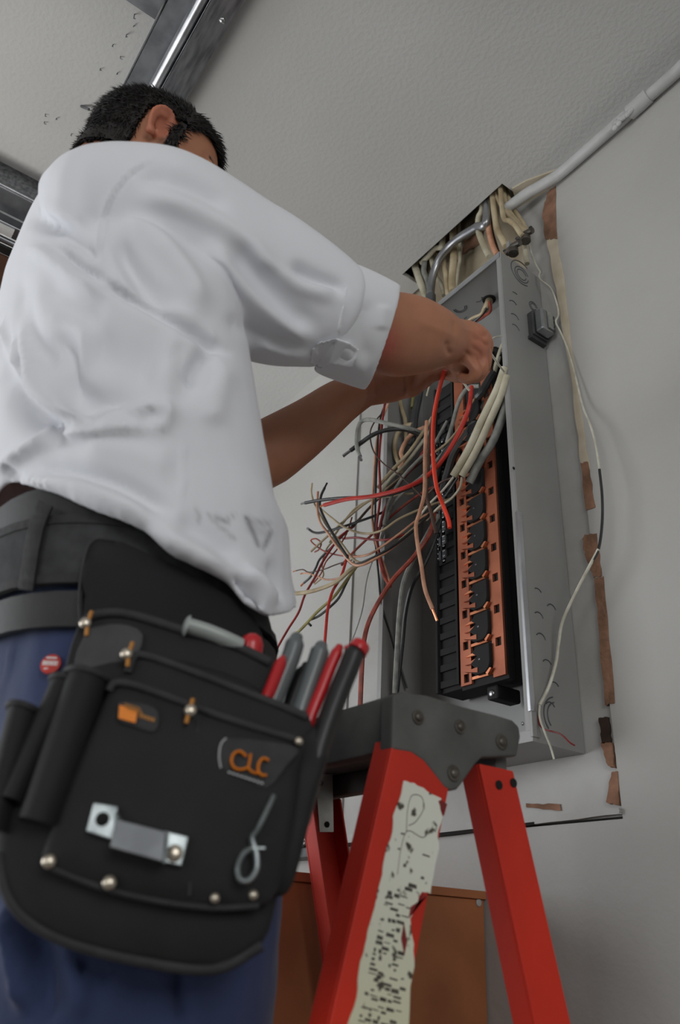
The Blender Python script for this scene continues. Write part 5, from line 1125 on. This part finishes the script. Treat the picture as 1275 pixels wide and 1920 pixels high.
# tape bracket
b = MB(); par = lambda q, o1, o2: MB().prism([pp(x, y, o1) for x, y in q], PN * (o2 - o1))
br = par([(176, 1506), (222, 1513), (216, 1578), (162, 1560)], .027, .030).build('tape_bracket', 'zinc', pouch, bevel=.0008)
par([(218, 1536), (312, 1560), (306, 1618), (206, 1590)], .040, .0425).build('bar', 'galvanised_dull', br, bevel=.0008)
par([(306, 1558), (354, 1570), (340, 1625), (300, 1616)], .027, .030).build('plate', 'zinc', br, bevel=.0008)
MB().prism([pp(216, 1522, .030), pp(222, 1536, .0415), pp(208, 1590, .0415), pp(210, 1578, .030)], Vector((0, .002, 0))).build('return', 'zinc', br)
MB().prism([pp(308, 1562, .030), pp(312, 1560, .0415), pp(306, 1618, .0415), pp(302, 1612, .030)], Vector((0, .002, 0))).build('return', 'zinc', br)
MB().dome(pp(192, 1536, .030), PN, .0046, .002, 14).build('rivet', 'hole_black', br, smooth=True); MB().dome(pp(327, 1600, .030), PN, .0056, .003, 14).build('rivet', 'brass_rivet', br, smooth=True)
# key hook
hk = MB().tube(crv([pp(513, 1492, .026), pp(500, 1520, .027), pp(482, 1556, .028), pp(472, 1572, .030), pp(480, 1600, .032), pp(480, 1630, .032), pp(466, 1650, .032), pp(450, 1648, .032), pp(446, 1625, .032), pp(456, 1602, .032), pp(470, 1592, .031)], 6), .0034, 10, tuple(PN), .6).build('key_hook', 'zinc', pouch, smooth=True)
MB().tube([pp(472, 1590, .034), pp(497, 1590, .034)], .0010, 6).build('hook_wire', 'zinc', hk)
# logo patches
pt = slab(MB(), [(222, 1316), (262, 1318), (296, 1334), (290, 1372), (250, 1362), (222, 1350)], .0245, .003, .0006).build('side_label', 'pouch_trim', pouch, smooth=True)
b = par([(224, 1322), (258, 1332), (254, 1356), (222, 1347)], .0262, .0268).build('orange_block', 'logo_orange', pt)
b = MB()
for i in range(4): b.prism([pp(232 + i * 2, 1318 + i * 3.4, .0272), pp(262 + i * 2, 1327 + i * 3.4, .0272), pp(262 + i * 2, 1328.2 + i * 3.4, .0272), pp(232 + i * 2, 1319.4 + i * 3.4, .0272)], PN * .0002)
for i in range(5): b.prism([pp(262 + i * 6, 1338 + i * 2, .0262), pp(266 + i * 6, 1339 + i * 2, .0262), pp(264.5 + i * 6, 1346 + i * 2, .0262), pp(261 + i * 6, 1345 + i * 2, .0262)], PN * .0003)
b.build('label_print', 'thread_orange', pt)
lp = slab(MB(), [(418, 1384), (470, 1386), (558, 1402), (540, 1432), (500, 1478), (460, 1460), (414, 1442), (412, 1410)], .0235, .003, .0006).build('logo_patch', 'pouch_trim', pouch, smooth=True)
MB().tube(crv([pp(424, 1384, .0245), pp(414, 1396, .0245), pp(411, 1420, .0245), pp(414, 1440, .0245)], 5), .0006, 6).build('patch_piping', 'print_white', lp)
def lw(pts, name, r=.0019): return MB().tube(crv([pp(x, y, .0272) for x, y in pts], 6), r, 8, tuple(PN), .5).build(name, 'logo_orange', lp, smooth=True)
lw([(462, 1418), (450, 1409), (438, 1414), (434, 1428), (440, 1440), (452, 1443), (464, 1440)], 'letter_c')
lw([(470, 1414), (468, 1428), (466, 1440), (474, 1448), (484, 1450)], 'letter_l', .0017)
lw([(504, 1426), (494, 1422), (486, 1430), (484, 1444), (490, 1453), (500, 1454)], 'letter_c')
b = MB()
for i in range(9): b.prism([pp(428 + i * 7.6, 1446 + i * 2.5, .0262), pp(433 + i * 7.6, 1447.4 + i * 2.5, .0262), pp(432 + i * 7.6, 1450.5 + i * 2.5, .0262), pp(427 + i * 7.6, 1449 + i * 2.5, .0262)], PN * .0002)
b.build('small_print', 'print_white', lp)
settle(pouch)
# tools carried in the pouch
def grip(pix, r, offs, flat=.8, seg=16):
    P = crv([pp(x, y, o) for (x, y), o in zip(pix, offs)], 6); n = len(P); k = lambda i: min(1, (i / 3 + .35) ** .5) if i < 3 else 1
    return MB().tube(P, [r * k(i) for i in range(n)], seg, tuple(PN), flat).dome(P[0], P[0] - P[1], r * .55, r * .5, seg)
t1 = empty('pliers', pp(540, 1260, -.01), 'pliers with grey-tipped red handle, left of the upright tools in the pouch', 'pliers')
grip([(556, 1196), (546, 1230), (528, 1275), (505, 1330), (480, 1380)], .0098, [-.012] * 5).build('handle', 'grip_grey', t1, smooth=True)
MB().tube(crv([pp(531, 1232, -.003), pp(520, 1260, -.002), pp(506, 1295, -.002), pp(492, 1325, -.003)], 5), [.0035, .0060, .0078, .0084, .0086, .0086, .0086, .0086, .0086, .0086, .0086, .0084, .008, .007, .006, .005][:16], 12, tuple(PN), .6).build('red_inlay', 'grip_red', t1, smooth=True)
grip([(575, 1250), (560, 1285), (540, 1340), (520, 1390)], .0085, [-.024] * 4).build('handle', 'grip_black', t1, smooth=True); settle(t1)
t2 = empty('pliers', pp(595, 1270, -.01), 'pliers with plain dark grey handle, middle of the upright tools in the pouch', 'pliers')
grip([(602, 1212), (594, 1240), (580, 1280), (560, 1340), (545, 1390)], .0098, [-.016] * 5).build('handle', 'grip_grey', t2, smooth=True)
grip([(588, 1260), (570, 1300), (548, 1350)], .0090, [-.028] * 3).build('handle', 'grip_black', t2, smooth=True); settle(t2)
t3 = empty('cutters', pp(640, 1280, 0), 'cutters with long black handles edged in red, rightmost of the tools in the pouch', 'pliers')
grip([(636, 1214), (622, 1245), (602, 1295), (582, 1345), (565, 1400)], .0062, [-.008] * 5).build('handle', 'grip_red', t3, smooth=True)
grip([(668, 1214), (655, 1250), (632, 1305), (605, 1380), (585, 1450), (560, 1540)], .0105, [-.002, -.002, -.001, .0, .0, .0]).build('handle', 'grip_black', t3, smooth=True)
MB().tube([pp(678, 1208, -.002), pp(668, 1222, -.002)], [.0100, .0112], 16, tuple(PN), .8).build('red_cap', 'grip_red', t3, smooth=True, bevel=.001)
MB().tube([pp(651, 1211, -.004), pp(660, 1240, -.004), pp(650, 1262, -.004)], [.003, .0035, .0015], 8).build('red_edge', 'grip_red', t3, smooth=True); settle(t3)
t4 = empty('marking_knife', pp(400, 1195, -.02), 'pale grey rounded knife handle lying in the top of the pouch', 'knife')
MB().tube(crv([pp(352, 1174, -.006), pp(385, 1184, -.008), pp(420, 1198, -.010), pp(450, 1212, -.014)], 5), .0092, 16, tuple(PN), .7).dome(pp(352, 1174, -.006), pp(352, 1174, -.006) - pp(385, 1184, -.008), .0092, .004, 16).build('handle', 'tool_pale', t4, smooth=True)
MB().tube([pp(452, 1216, -.02), pp(480, 1236, -.03)], .005, 10).build('neck', 'grip_black', t4, smooth=True); settle(t4)
t5 = empty('screwdriver', pp(472, 1210, -.03), 'screwdriver with a round red handle end showing above the pouch', 'screwdriver')
c = pp(472, 1208, -.016); dn = (pp(468, 1260, -.022) - c).normalized()
MB().tube([c - dn * .0088, c - dn * .006, c, c + dn * .012, c + dn * .05], [.003, .0075, .0096, .0090, .0080], 18).build('handle', 'grip_red', t5, smooth=True)
MB().tube([c + dn * .05, c + dn * .10], .003, 10).build('shaft', 'screw_steel', t5, smooth=True); settle(t5)
# one more pouch edge: small hammer loop wire is left out; nothing else shows in the photograph
